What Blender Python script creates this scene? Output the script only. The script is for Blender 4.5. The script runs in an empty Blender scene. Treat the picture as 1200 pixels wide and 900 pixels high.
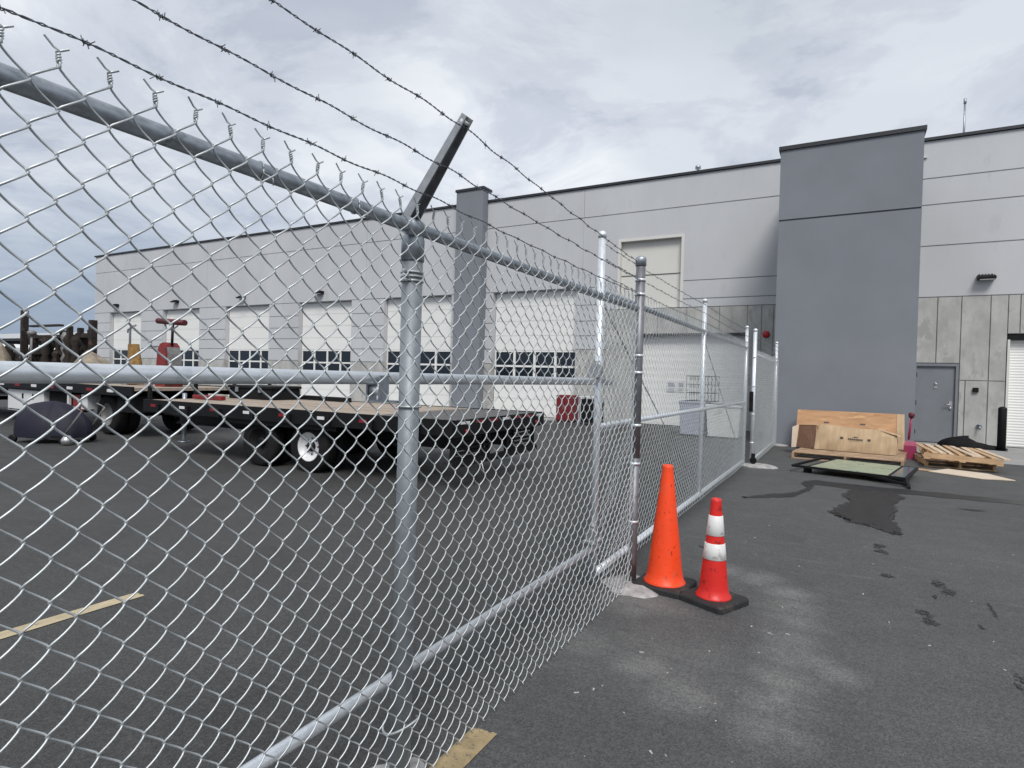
import bpy, math, random
import numpy as np
from mathutils import Vector
random.seed(7)
rng = np.random.default_rng(7)
scene = bpy.context.scene
COL = scene.collection
R = math.radians

# ------------------------------------------------------------------ camera
def make_camera():
    yaw, pitch, roll = R(29.216), R(-0.745), R(1.592)
    cy, sy = math.cos(yaw), math.sin(yaw)
    fw = Vector((-sy*math.cos(pitch), cy*math.cos(pitch), math.sin(pitch)))
    rt = Vector((cy, sy, 0)); up = rt.cross(fw)
    c, s = math.cos(roll), math.sin(roll)
    r2 = rt*c + up*s; u2 = -rt*s + up*c
    cam = bpy.data.cameras.new('camera'); ob = bpy.data.objects.new('camera', cam)
    COL.objects.link(ob)
    from mathutils import Matrix
    m = Matrix((r2, u2, -fw)).transposed().to_4x4()
    m.translation = (0, 0, 1.45)
    ob.matrix_world = m
    cam.sensor_fit = 'HORIZONTAL'; cam.sensor_width = 36.0
    cam.lens = 693.68/1200*36.0
    cam.clip_start = 0.05; cam.clip_end = 5000
    scene.camera = ob
make_camera()

# ------------------------------------------------------------------ world: overcast sky
SUN_DIR = Vector((0.55, -0.9, 1.25)).normalized()      # towards the sun
def make_world():
    w = bpy.data.worlds.new('World'); scene.world = w; w.use_nodes = True
    nt = w.node_tree; nt.nodes.clear(); N = nt.nodes.new; L = nt.links.new
    def math_(op, a, b=None, c=None):
        n = N('ShaderNodeMath'); n.operation = op
        for i, v in enumerate((a, b, c)):
            if v is None: continue
            if isinstance(v, (int, float)): n.inputs[i].default_value = v
            else: L(v, n.inputs[i])
        return n.outputs[0]
    sky = N('ShaderNodeTexSky'); sky.sky_type = 'NISHITA'; sky.sun_disc = False
    sky.sun_elevation = math.asin(SUN_DIR.z); sky.sun_rotation = math.atan2(SUN_DIR.x, SUN_DIR.y)
    sky.dust_density = 2.0
    tc = N('ShaderNodeTexCoord'); sep = N('ShaderNodeSeparateXYZ'); L(tc.outputs['Generated'], sep.inputs[0])
    z = math_('MAXIMUM', sep.outputs[2], 0.0)
    den = math_('ADD', z, 0.16)
    cx = math_('DIVIDE', sep.outputs[0], den); cyy = math_('DIVIDE', sep.outputs[1], den)
    comb = N('ShaderNodeCombineXYZ'); L(cx, comb.inputs[0]); L(cyy, comb.inputs[1]); comb.inputs[2].default_value = 3.7
    def noise(sc, det, rough, dist=0.0):
        n = N('ShaderNodeTexNoise'); L(comb.outputs[0], n.inputs['Vector'])
        n.inputs['Scale'].default_value = sc; n.inputs['Detail'].default_value = det
        n.inputs['Roughness'].default_value = rough; n.inputs['Distortion'].default_value = dist
        return n.outputs['Fac']
    n1 = noise(0.55, 6, 0.55, 0.4); n2 = noise(1.9, 8, 0.62, 0.35)
    def ramp(fac, pts):
        r = N('ShaderNodeValToRGB'); L(fac, r.inputs[0]); e = r.color_ramp.elements
        while len(e) < len(pts): e.new(0.5)
        for el, (p, c) in zip(e, pts): el.position = p; el.color = (*c, 1)
        r.color_ramp.interpolation = 'EASE'
        return r.outputs[0]
    cl = ramp(n1, [(0.30, (0.575, 0.62, 0.675)), (0.50, (0.69, 0.725, 0.775)), (0.66, (0.86, 0.885, 0.915))])
    fine = ramp(n2, [(0.36, (0.72, 0.74, 0.80)), (0.47, (0.90, 0.91, 0.94)), (0.56, (1.02, 1.02, 1.02))])
    mul = N('ShaderNodeMix'); mul.data_type = 'RGBA'; mul.blend_type = 'MULTIPLY'; mul.inputs[0].default_value = 1.0
    L(cl, mul.inputs[6]); L(fine, mul.inputs[7])
    # far cloud decks low over the horizon are blue-grey
    hz = N('ShaderNodeMapRange'); hz.interpolation_type = 'SMOOTHSTEP'
    hz.inputs['From Min'].default_value = 0.02; hz.inputs['From Max'].default_value = 0.30
    zz = math_('ADD', z, math_('MULTIPLY', math_('SUBTRACT', n2, 0.5), 0.10)); L(zz, hz.inputs['Value'])
    mix = N('ShaderNodeMix'); mix.data_type = 'RGBA'; L(hz.outputs[0], mix.inputs[0])
    mix.inputs[6].default_value = (0.27, 0.34, 0.46, 1); L(mul.outputs[2], mix.inputs[7])
    skys = N('ShaderNodeMix'); skys.data_type = 'RGBA'; skys.blend_type = 'MIX'; skys.inputs[0].default_value = 0.86
    sb = N('ShaderNodeMix'); sb.data_type = 'RGBA'; sb.blend_type = 'MULTIPLY'; sb.inputs[0].default_value = 1.0
    L(sky.outputs[0], sb.inputs[6]); sb.inputs[7].default_value = (0.09, 0.09, 0.09, 1)
    L(sb.outputs[2], skys.inputs[6]); L(mix.outputs[2], skys.inputs[7])
    bg = N('ShaderNodeBackground'); L(skys.outputs[2], bg.inputs[0]); bg.inputs[1].default_value = 0.68
    out = N('ShaderNodeOutputWorld'); L(bg.outputs[0], out.inputs[0])
make_world()
sun = bpy.data.lights.new('sun', 'SUN'); sun.energy = 1.5; sun.angle = R(22); sun.color = (1, 0.97, 0.93)
so = bpy.data.objects.new('sun', sun); COL.objects.link(so)
so.rotation_euler = SUN_DIR.to_track_quat('Z', 'Y').to_euler()
scene.view_settings.view_transform = 'Standard'; scene.view_settings.look = 'None'
scene.view_settings.exposure = 0.74; scene.view_settings.gamma = 1.0

# ------------------------------------------------------------------ materials
def mat(name, base, rough=0.6, metal=0.0, var=0.12, vscale=6.0, bump=0.0, bscale=60.0, spec=0.5,
        spots=None, stretch=(1, 1, 1), rvar=0.0):
    """Principled with noise colour variation, optional wear spots (colour, scale, threshold) and fine relief."""
    m = bpy.data.materials.new(name); m.use_nodes = True
    nt = m.node_tree; N = nt.nodes.new; L = nt.links.new
    b = nt.nodes['Principled BSDF']
    b.inputs['Roughness'].default_value = rough; b.inputs['Metallic'].default_value = metal
    b.inputs['Specular IOR Level'].default_value = spec
    tc = N('ShaderNodeTexCoord'); mp = N('ShaderNodeMapping'); L(tc.outputs['Object'], mp.inputs[0])
    mp.inputs['Scale'].default_value = stretch
    n = N('ShaderNodeTexNoise'); L(mp.outputs[0], n.inputs['Vector']); n.inputs['Scale'].default_value = vscale
    n.inputs['Detail'].default_value = 5; n.inputs['Roughness'].default_value = 0.6
    r = N('ShaderNodeValToRGB'); L(n.outputs['Fac'], r.inputs[0])
    r.color_ramp.elements[0].position = 0.3; r.color_ramp.elements[1].position = 0.7
    r.color_ramp.elements[0].color = (*[min(1, c*(1-var)) for c in base], 1)
    r.color_ramp.elements[1].color = (*[min(1, c*(1+var)) for c in base], 1)
    col = r.outputs[0]
    if spots:
        for (sc_, s_scale, s_th) in spots:
            n2 = N('ShaderNodeTexNoise'); L(mp.outputs[0], n2.inputs['Vector']); n2.inputs['Scale'].default_value = s_scale
            n2.inputs['Detail'].default_value = 4; n2.inputs['Roughness'].default_value = 0.65
            mr = N('ShaderNodeMapRange'); L(n2.outputs['Fac'], mr.inputs[0])
            mr.inputs['From Min'].default_value = s_th; mr.inputs['From Max'].default_value = s_th+0.06
            mx = N('ShaderNodeMix'); mx.data_type = 'RGBA'; L(mr.outputs[0], mx.inputs[0]); L(col, mx.inputs[6])
            mx.inputs[7].default_value = (*sc_, 1); col = mx.outputs[2]
    L(col, b.inputs['Base Color'])
    if rvar:
        rr = N('ShaderNodeMapRange'); L(n.outputs['Fac'], rr.inputs[0])
        rr.inputs['To Min'].default_value = rough-rvar; rr.inputs['To Max'].default_value = rough+rvar
        L(rr.outputs[0], b.inputs['Roughness'])
    if bump:
        nb = N('ShaderNodeTexNoise'); L(mp.outputs[0], nb.inputs['Vector']); nb.inputs['Scale'].default_value = bscale
        nb.inputs['Detail'].default_value = 3
        bp = N('ShaderNodeBump'); bp.inputs['Strength'].default_value = bump; bp.inputs['Distance'].default_value = 0.01
        L(nb.outputs['Fac'], bp.inputs['Height']); L(bp.outputs[0], b.inputs['Normal'])
    return m

M = {}
M['galv'] = mat('galvanized_steel', (0.37, 0.40, 0.43), 0.46, 0.85, 0.22, 30, 0.05, 90, rvar=0.12, spots=[((0.22, 0.235, 0.25), 14, 0.6)])
M['pipe'] = mat('new_galvanized_pipe', (0.80, 0.84, 0.87), 0.38, 0.6, 0.08, 25, rvar=0.08, spots=[((0.68, 0.72, 0.76), 9, 0.6)])
M['wire'] = mat('galvanized_wire', (0.56, 0.59, 0.595), 0.5, 0.72, 0.2, 20)
M['barb'] = mat('barbed_wire_steel', (0.20, 0.21, 0.23), 0.5, 0.8, 0.2, 30)
M['post'] = mat('matte_galvanized_post', (0.33, 0.36, 0.38), 0.58, 0.6, 0.10, 18, 0.05, 90)
M['armsteel'] = mat('pressed_steel', (0.36, 0.37, 0.38), 0.4, 0.75, 0.2, 25)
M['rustpost'] = mat('dull_post_steel', (0.22, 0.225, 0.24), 0.5, 0.6, 0.15, 15, spots=[((0.15, 0.125, 0.13), 4, 0.55)])
M['wall'] = mat('light_grey_render', (0.525, 0.535, 0.55), 0.9, 0, 0.07, 0.5, 0.25, 160, spec=0.2, stretch=(1, 1, 0.45), spots=[((0.50, 0.508, 0.52), 1.7, 0.60)])
M['slate'] = mat('slate_grey_render', (0.213, 0.228, 0.254), 0.88, 0, 0.06, 0.8, 0.25, 160, spec=0.2)
M['cap'] = mat('dark_coping_metal', (0.035, 0.037, 0.042), 0.5, 0.3, 0.1)
M['conc'] = mat('cast_concrete', (0.43, 0.43, 0.41), 0.9, 0, 0.22, 2.2, 0.3, 50, spec=0.2, stretch=(1, 1, 0.6),
                spots=[((0.36, 0.362, 0.345), 2.6, 0.56), ((0.20, 0.20, 0.20), 17, 0.67), ((0.48,0.48,0.46), 5, 0.64)])
M['footing'] = mat('footing_concrete', (0.36, 0.35, 0.34), 0.9, 0, 0.35, 14, 0.6, 60, spec=0.2, spots=[((0.20, 0.2, 0.2), 9, 0.60)])
M['apron'] = mat('apron_concrete', (0.30, 0.30, 0.29), 0.88, 0, 0.12, 1.5, 0.2, 60, spec=0.25)
M['door_white'] = mat('white_door_paint', (0.80, 0.80, 0.775), 0.5, 0, 0.03, 1.2, spec=0.4)
M['ivory'] = mat('ivory_panel_paint', (0.66, 0.65, 0.61), 0.55, 0, 0.03, 1.2, spec=0.4)
M['jamb'] = mat('dark_joint_sealant', (0.05, 0.052, 0.055), 0.8)
M['glass'] = mat('dark_window_glass', (0.012, 0.018, 0.026), 0.08, 0, 0.1, spec=0.55)
M['door_grey'] = mat('grey_door_paint', (0.20, 0.212, 0.232), 0.5, 0, 0.08, 2.5, spec=0.4)
M['chrome'] = mat('brushed_steel', (0.62, 0.62, 0.61), 0.3, 0.9, 0.06)
M['black'] = mat('black_metal_paint', (0.009, 0.009, 0.010), 0.55, 0, 0.25, spec=0.22)
M['blackmatte'] = mat('matte_black', (0.010, 0.010, 0.011), 0.85, 0, 0.3, spec=0.2)
M['rubber'] = mat('tyre_rubber', (0.012, 0.012, 0.0125), 0.8, 0, 0.3, 10, 0.3, 60, spec=0.25)
M['rim'] = mat('white_wheel_paint', (0.74, 0.74, 0.74), 0.35, 0.1, 0.08, 12, spots=[((0.25, 0.22, 0.2), 14, 0.68)])
M['deck'] = mat('weathered_deck_wood', (0.36, 0.30, 0.245), 0.85, 0, 0.25, 4, 0.3, 30, spec=0.2, stretch=(0.6, 5, 5))
M['grate'] = mat('worn_grate_steel', (0.22, 0.215, 0.21), 0.6, 0.4, 0.25, 10)
M['redpaint'] = mat('red_machine_paint', (0.20, 0.016, 0.016), 0.5, 0, 0.3, 8, spots=[((0.06, 0.03, 0.025), 7, 0.58)])
M['maroon'] = mat('maroon_foam', (0.10, 0.012, 0.02), 0.6, 0, 0.15)
M['redcab'] = mat('dark_red_cabinet_paint', (0.17, 0.014, 0.018), 0.5, 0, 0.12)
M['tape_red'] = mat('red_reflective_tape', (0.22, 0.010, 0.018), 0.4)
M['tape_white'] = mat('white_reflective_tape', (0.72, 0.72, 0.72), 0.35)
M['truckwhite'] = mat('white_truck_paint', (0.72, 0.73, 0.73), 0.3, 0, 0.06, 3, spots=[((0.45, 0.42, 0.38), 5, 0.66)])
M['navy'] = mat('navy_tarpaulin', (0.004, 0.004, 0.016), 0.7, 0, 0.3, 5, 0.4, 14)
M['rustwood'] = mat('dark_rusty_steel', (0.022, 0.016, 0.013), 0.85, 0.1, 0.45, 9, 0.4, 40, spots=[((0.09, 0.055, 0.038), 6, 0.60)])
M['tan'] = mat('tan_canvas', (0.25, 0.21, 0.16), 0.9, 0, 0.4, 6, 0.4, 30)
M['ochre'] = mat('ochre_canvas', (0.27, 0.155, 0.05), 0.85, 0, 0.4, 12, 0.4, 30, spots=[((0.16, 0.08, 0.03), 9, 0.58)])
M['greybin'] = mat('blue_grey_plastic', (0.31, 0.33, 0.40), 0.6, 0, 0.08)
M['whitebin'] = mat('white_plastic', (0.60, 0.61, 0.59), 0.55, 0, 0.08, spots=[((0.42, 0.43, 0.42), 3, 0.6)])
M['paper'] = mat('white_paper', (0.72, 0.72, 0.70), 0.8, 0, 0.03)
M['ink'] = mat('dark_ink', (0.05, 0.045, 0.04), 0.8)
M['card'] = mat('cardboard', (0.46, 0.335, 0.21), 0.88, 0, 0.14, 3, 0.25, 40, spec=0.2, stretch=(6, 1, 1))
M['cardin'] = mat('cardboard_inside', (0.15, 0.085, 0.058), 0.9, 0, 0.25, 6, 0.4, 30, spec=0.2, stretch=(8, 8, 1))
M['ply'] = mat('orange_plywood', (0.43, 0.25, 0.135), 0.85, 0, 0.22, 2.5, 0.15, 40, spec=0.25, stretch=(0.7, 4, 4), spots=[((0.56, 0.34, 0.18), 3, 0.56), ((0.36, 0.18, 0.08), 4, 0.63)])
M['pallet'] = mat('pallet_wood', (0.50, 0.34, 0.20), 0.88, 0, 0.25, 5, 0.3, 40, spec=0.2, stretch=(1, 4, 4))
M['palletpale'] = mat('pale_pallet_wood', (0.60, 0.47, 0.34), 0.88, 0, 0.2, 5, 0.3, 40, spec=0.2, stretch=(4, 1, 4))
M['palletred'] = mat('reddish_pallet_wood', (0.38, 0.26, 0.17), 0.88, 0, 0.35, 5, 0.3, 40, spec=0.2)
M['boardpale'] = mat('pale_board', (0.60, 0.50, 0.40), 0.85, 0, 0.10, 5, spec=0.2)
M['pink'] = mat('magenta_plastic', (0.28, 0.02, 0.075), 0.45, 0, 0.15)
M['pinkpale'] = mat('pink_plastic', (0.42, 0.10, 0.17), 0.5, 0, 0.15)
M['greenglass'] = mat('dusty_green_glass', (0.30, 0.36, 0.25), 0.25, 0, 0.22, 5, spots=[((0.14, 0.19, 0.15), 5, 0.60)], spec=0.6)
M['darkglass'] = mat('blue_green_glass', (0.06, 0.10, 0.11), 0.12, 0, 0.15, spec=0.6)
M['yellowline'] = mat('worn_yellow_paint', (0.33, 0.255, 0.145), 0.85, 0, 0.25, 12, 0.3, 120, spec=0.2, spots=[((0.16, 0.14, 0.11), 30, 0.58)])
M['creamline'] = mat('worn_cream_paint', (0.46, 0.39, 0.26), 0.85, 0, 0.15, 12, 0.3, 120, spec=0.2, spots=[((0.13, 0.12, 0.10), 30, 0.64)])
M['orange'] = mat('orange_cone_plastic', (0.92, 0.070, 0.012), 0.45, 0, 0.06, 6, 0.12, 60, stretch=(1, 1, 0.55), spots=[((0.72, 0.10, 0.04), 9, 0.58), ((0.14, 0.018, 0.010), 62, 0.625), ((0.10, 0.014, 0.008), 24, 0.665)])
M['conered'] = mat('red_cone_plastic', (0.66, 0.022, 0.016), 0.4, 0, 0.07, 6, 0.12, 60, spots=[((0.36, 0.015, 0.012), 14, 0.60), ((0.12, 0.012, 0.01), 45, 0.68)])
M['band'] = mat('white_reflective_band', (0.74, 0.74, 0.72), 0.4, 0, 0.05, 10, spots=[((0.52, 0.50, 0.47), 18, 0.55), ((0.33, 0.31, 0.29), 40, 0.64), ((0.45, 0.05, 0.04), 16, 0.68)])
M['conebase'] = mat('black_rubber_base', (0.020, 0.020, 0.021), 0.75, 0, 0.3, 12, 0.3, 80, spots=[((0.05, 0.045, 0.04), 8, 0.6)])
M['farwhite'] = mat('white_roof_sheet', (0.72, 0.74, 0.76), 0.6, 0, 0.05)
M['fardark'] = mat('dark_facade', (0.05, 0.052, 0.06), 0.8, 0, 0.1)
M['wet'] = mat('wet_asphalt', (0.028, 0.028, 0.029), 0.36, 0, 0.3, 8, 0.25, 90, spec=0.12)
M['grit'] = mat('pale_grit', (0.42, 0.41, 0.40), 0.9, 0, 0.3, 20)
M['bell'] = mat('red_bell_paint', (0.42, 0.015, 0.02), 0.4)

def speckled(name, base, *a, **k):
    """a damp film whose rim breaks up over the stones of the asphalt"""
    m = mat(name, base, *a, **k); nt = m.node_tree; N = nt.nodes.new; L = nt.links.new
    b = nt.nodes['Principled BSDF']; tc = N('ShaderNodeTexCoord'); n = N('ShaderNodeTexNoise'); L(tc.outputs['Object'], n.inputs['Vector'])
    n.inputs['Scale'].default_value = 45; n.inputs['Detail'].default_value = 4
    r = N('ShaderNodeMapRange'); L(n.outputs['Fac'], r.inputs[0]); r.inputs['From Min'].default_value = .42; r.inputs['From Max'].default_value = .56
    L(r.outputs[0], b.inputs['Alpha'])
    return m
ARC1 = ([(-.75,4.8),(-.5,4.74),(-.28,4.53),(-.21,3.98),(-.22,3.46),(-.21,2.93),(-.23,2.46)], .27)
ARC2 = ([(-1.2,3.05),(-.85,2.95),(-.62,2.78),(-.34,2.55)], .28)
ARC3 = ([(-.21,3.58),(.01,3.39),(.23,3.43)], .2)
ARC4 = ([(-1.2,3.75),(-1.0,3.5)], .2)
def asphalt_material():
    m = bpy.data.materials.new('asphalt'); m.use_nodes = True
    nt = m.node_tree; N = nt.nodes.new; L = nt.links.new; b = nt.nodes['Principled BSDF']
    tc = N('ShaderNodeTexCoord'); P = tc.outputs['Object']
    def noise(sc, det=5, rough=0.6, vec=P, dist=0.0):
        n = N('ShaderNodeTexNoise'); L(vec, n.inputs['Vector']); n.inputs['Scale'].default_value = sc
        n.inputs['Detail'].default_value = det; n.inputs['Roughness'].default_value = rough
        n.inputs['Distortion'].default_value = dist
        return n.outputs['Fac']
    def rng_(v, a, b_, c=0.0, d=1.0, smooth=False):
        r = N('ShaderNodeMapRange'); L(v, r.inputs[0]); r.inputs['From Min'].default_value = a; r.inputs['From Max'].default_value = b_
        r.inputs['To Min'].default_value = c; r.inputs['To Max'].default_value = d
        if smooth: r.interpolation_type = 'SMOOTHSTEP'
        return r.outputs[0]
    def mm(op, a, b_):
        n = N('ShaderNodeMath'); n.operation = op
        for i, v in enumerate((a, b_)):
            if isinstance(v, (int, float)): n.inputs[i].default_value = v
            else: L(v, n.inputs[i])
        return n.outputs[0]
    def mixc(f, a, b_):
        n = N('ShaderNodeMix'); n.data_type = 'RGBA'
        if isinstance(f, (int, float)): n.inputs[0].default_value = f
        else: L(f, n.inputs[0])
        for i, v in ((6, a), (7, b_)):
            if isinstance(v, tuple): n.inputs[i].default_value = (*v, 1)
            else: L(v, n.inputs[i])
        return n.outputs[2]
    big = rng_(noise(0.22, 4), 0.35, 0.65)
    col = mixc(big, (0.076, 0.077, 0.077), (0.098, 0.098, 0.097))
    mid = rng_(noise(2.2, 6, 0.65, dist=0.5), 0.45, 0.72)
    col = mixc(mm('MULTIPLY', mid, 0.55), col, (0.118, 0.116, 0.113))
    dk = rng_(noise(1.1, 5, 0.6), 0.55, 0.72)
    col = mixc(mm('MULTIPLY', dk, 0.45), col, (0.054, 0.054, 0.055))
    # tyre scuffs: streaks drawn out along the drive direction
    mp = N('ShaderNodeMapping'); L(P, mp.inputs[0]); mp.inputs['Scale'].default_value = (1.0, 6.0, 1.0); mp.inputs['Rotation'].default_value = (0, 0, 0.25)
    st = rng_(noise(1.6, 6, 0.7, mp.outputs[0]), 0.56, 0.74)
    col = mixc(mm('MULTIPLY', st, 0.55), col, (0.16, 0.157, 0.153))
    mp2 = N('ShaderNodeMapping'); L(P, mp2.inputs[0]); mp2.inputs['Scale'].default_value = (1.0, 4.0, 1.0); mp2.inputs['Rotation'].default_value = (0, 0, -0.35)
    st2 = rng_(noise(5.5, 7, 0.75, mp2.outputs[0]), 0.50, 0.78)
    col = mixc(mm('MULTIPLY', st2, 0.40), col, (0.15, 0.148, 0.144))
    st3 = rng_(noise(9.0, 6, 0.7, mp2.outputs[0]), 0.60, 0.80)
    col = mixc(mm('MULTIPLY', st3, 0.5), col, (0.045, 0.045, 0.046))
    # pale concrete dust trodden around the new footings
    dust = None
    arcs = []
    for line, r in (ARC1, ARC2, ARC3, ARC4):
        for (xa, ya), (xb, yb) in zip(line, line[1:]):
            n_ = max(1, int(math.hypot(xb-xa, yb-ya)/(r*.7)))
            arcs += [(xa+(xb-xa)*k/n_, ya+(yb-ya)*k/n_, r) for k in range(n_)]
    for (x, y, r) in arcs+[(-1.15, 3.85, 0.5), (-1.35, 11.0, 0.5), (-.75, 3.1, .75)]:
        d = N('ShaderNodeVectorMath'); d.operation = 'DISTANCE'; L(P, d.inputs[0]); d.inputs[1].default_value = (x, y, 0)
        v = rng_(d.outputs['Value'], 0.0, r, 1.0 if r < .7 else .45, 0.0, True)
        dust = v if dust is None else mm('MAXIMUM', dust, v)
    dn = rng_(mm('MULTIPLY', mm('ADD', noise(12, 9, 0.8, mp2.outputs[0], 0.4), noise(3.0, 4, 0.6)), 0.5), 0.30, 0.64)
    col = mixc(mm('MULTIPLY', mm('MULTIPLY', dust, dn), 0.66), col, (0.27, 0.265, 0.255))
    sx = N('ShaderNodeSeparateXYZ'); L(P, sx.inputs[0])
    yard = rng_(mm('ADD', sx.outputs[0], mm('MULTIPLY', noise(1.5, 4), 0.3)), -1.35, -1.1, 0.0, 1.0, True)      # newer asphalt inside the fence
    dkm = N('ShaderNodeMix'); dkm.data_type = 'RGBA'; dkm.blend_type = 'MULTIPLY'; dkm.inputs[0].default_value = 1.0
    L(col, dkm.inputs[6]); L(mixc(yard, (0.64, 0.64, 0.64), (0.93, 0.94, 0.94)), dkm.inputs[7]); col = dkm.outputs[2]
    # aggregate: light and dark stones
    v = N('ShaderNodeTexVoronoi'); L(P, v.inputs['Vector']); v.inputs['Scale'].default_value = 130
    ag = rng_(v.outputs['Color'], 0.2, 0.95, 0.62, 1.42)
    mul = N('ShaderNodeMix'); mul.data_type = 'RGBA'; mul.blend_type = 'MULTIPLY'; mul.inputs[0].default_value = 0.75
    L(col, mul.inputs[6]); L(ag, mul.inputs[7]); col = mul.outputs[2]
    gr = rng_(noise(260, 2, 0.5), 0.62, 0.75)
    col = mixc(mm('MULTIPLY', gr, 0.35), col, (0.22, 0.218, 0.215))
    L(col, b.inputs['Base Color'])
    L(rng_(noise(1.2, 4), 0.3, 0.7, 0.62, 0.88), b.inputs['Roughness'])
    b.inputs['Specular IOR Level'].default_value = 0.3
    bp = N('ShaderNodeBump'); bp.inputs['Strength'].default_value = 0.5; bp.inputs['Distance'].default_value = 0.006
    h = mm('ADD', v.outputs['Distance'], mm('MULTIPLY', noise(40, 4), 0.8)); L(h, bp.inputs['Height']); L(bp.outputs[0], b.inputs['Normal'])
    return m
M['asphalt'] = asphalt_material()
M['stain'] = speckled('oil_stain', (0.036, 0.035, 0.035), 0.6, 0, 0.25, 12, 0.3, 150)


# ------------------------------------------------------------------ mesh helpers
class MB:
    def __init__(s): s.v = []; s.f = []; s.smooth = []
    def add(s, vs, fs, smooth=False):
        n = len(s.v); s.v += [tuple(map(float, p)) for p in vs]
        s.f += [tuple(i+n for i in f) for f in fs]; s.smooth += [smooth]*len(fs); return s
    def box(s, x0, x1, y0, y1, z0, z1):
        if x1 < x0: x0, x1 = x1, x0
        if y1 < y0: y0, y1 = y1, y0
        if z1 < z0: z0, z1 = z1, z0
        return s.add([(x0,y0,z0),(x1,y0,z0),(x1,y1,z0),(x0,y1,z0),(x0,y0,z1),(x1,y0,z1),(x1,y1,z1),(x0,y1,z1)],
                     [(0,3,2,1),(4,5,6,7),(0,1,5,4),(1,2,6,5),(2,3,7,6),(3,0,4,7)])
    def bbox(s, x0, x1, y0, y1, z0, z1, b=0.01):
        """box with chamfered vertical and top edges"""
        a = [(x0+b,y0),(x1-b,y0),(x1,y0+b),(x1,y1-b),(x1-b,y1),(x0+b,y1),(x0,y1-b),(x0,y0+b)]
        cx, cy = (x0+x1)/2, (y0+y1)/2
        def ring(z, k): return [(cx+(p[0]-cx)*(1-k/(abs(x1-x0)/2)), cy+(p[1]-cy)*(1-k/(abs(y1-y0)/2)), z) for p in a]
        vs = ring(z0, 0)+ring(z1-b, 0)+ring(z1, b)
        fs = [tuple(reversed(range(8)))]+[(i,(i+1)%8,8+(i+1)%8,8+i) for i in range(8)]+[(8+i,8+(i+1)%8,16+(i+1)%8,16+i) for i in range(8)]+[tuple(range(16,24))]
        return s.add(vs, fs)
    def tube(s, pts, r, n=8, caps=True, smooth=True):
        pts = [Vector(p) for p in pts]; rs = r if isinstance(r, (list, tuple)) else [r]*len(pts)
        vs = []; prev = None
        for i, p in enumerate(pts):
            t = (pts[min(i+1, len(pts)-1)]-pts[max(i-1, 0)]).normalized()
            if prev is None:
                a = Vector((0,0,1)) if abs(t.z) < 0.9 else Vector((1,0,0)); u = t.cross(a).normalized()
            else: u = (prev-t*prev.dot(t)).normalized()
            prev = u; w = t.cross(u)
            for k in range(n):
                an = 2*math.pi*k/n; vs.append(p+(u*math.cos(an)+w*math.sin(an))*rs[i])
        fs = []
        for i in range(len(pts)-1):
            for k in range(n): fs.append((i*n+k, i*n+(k+1)%n, (i+1)*n+(k+1)%n, (i+1)*n+k))
        s.add(vs, fs, smooth)
        if caps:
            o = len(s.v)-len(vs)
            s.f += [tuple(o+k for k in reversed(range(n))), tuple(o+(len(pts)-1)*n+k for k in range(n))]; s.smooth += [False, False]
        return s
    def lathe(s, prof, c=(0,0,0), n=24, smooth=True, axis='z', caps=True):
        vs = []
        for r, h in prof:
            for k in range(n):
                a = 2*math.pi*k/n; x, y = r*math.cos(a), r*math.sin(a)
                vs.append((c[0]+x, c[1]+y, c[2]+h) if axis == 'z' else (c[0]+x, c[1]+h, c[2]+y))
        fs = []
        for i in range(len(prof)-1):
            for k in range(n):
                q = (i*n+k, i*n+(k+1)%n, (i+1)*n+(k+1)%n, (i+1)*n+k)
                fs.append(q if axis == 'z' else tuple(reversed(q)))
        s.add(vs, fs, smooth)
        if not caps: return s
        o = len(s.v)-len(vs)
        c0 = tuple(o+k for k in range(n)); c1 = tuple(o+(len(prof)-1)*n+k for k in range(n))
        s.f += [tuple(reversed(c0)), c1] if axis == 'z' else [c0, tuple(reversed(c1))]
        s.smooth += [False, False]
        return s
    def prism(s, poly, z0, z1, f=lambda p, z: (p[0], p[1], z)):
        n = len(poly); vs = [f(p, z0) for p in poly]+[f(p, z1) for p in poly]
        return s.add(vs, [tuple(reversed(range(n))), tuple(range(n, 2*n))]+[(i,(i+1)%n,n+(i+1)%n,n+i) for i in range(n)])
    def build(s, name, m, parent=None, off=None, kind=None, label=None):
        me = bpy.data.meshes.new(name)
        vs = s.v
        if off is not None: vs = [(x-off[0], y-off[1], z-off[2]) for x, y, z in vs]
        me.from_pydata(vs, [], s.f); me.polygons.foreach_set('use_smooth', s.smooth); me.update()
        me.materials.append(M[m] if isinstance(m, str) else m)
        o = bpy.data.objects.new(name, me); COL.objects.link(o)
        if parent is not None: o.parent = parent
        if kind: o['kind'] = kind
        if label: o['label'] = label
        return o

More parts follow.
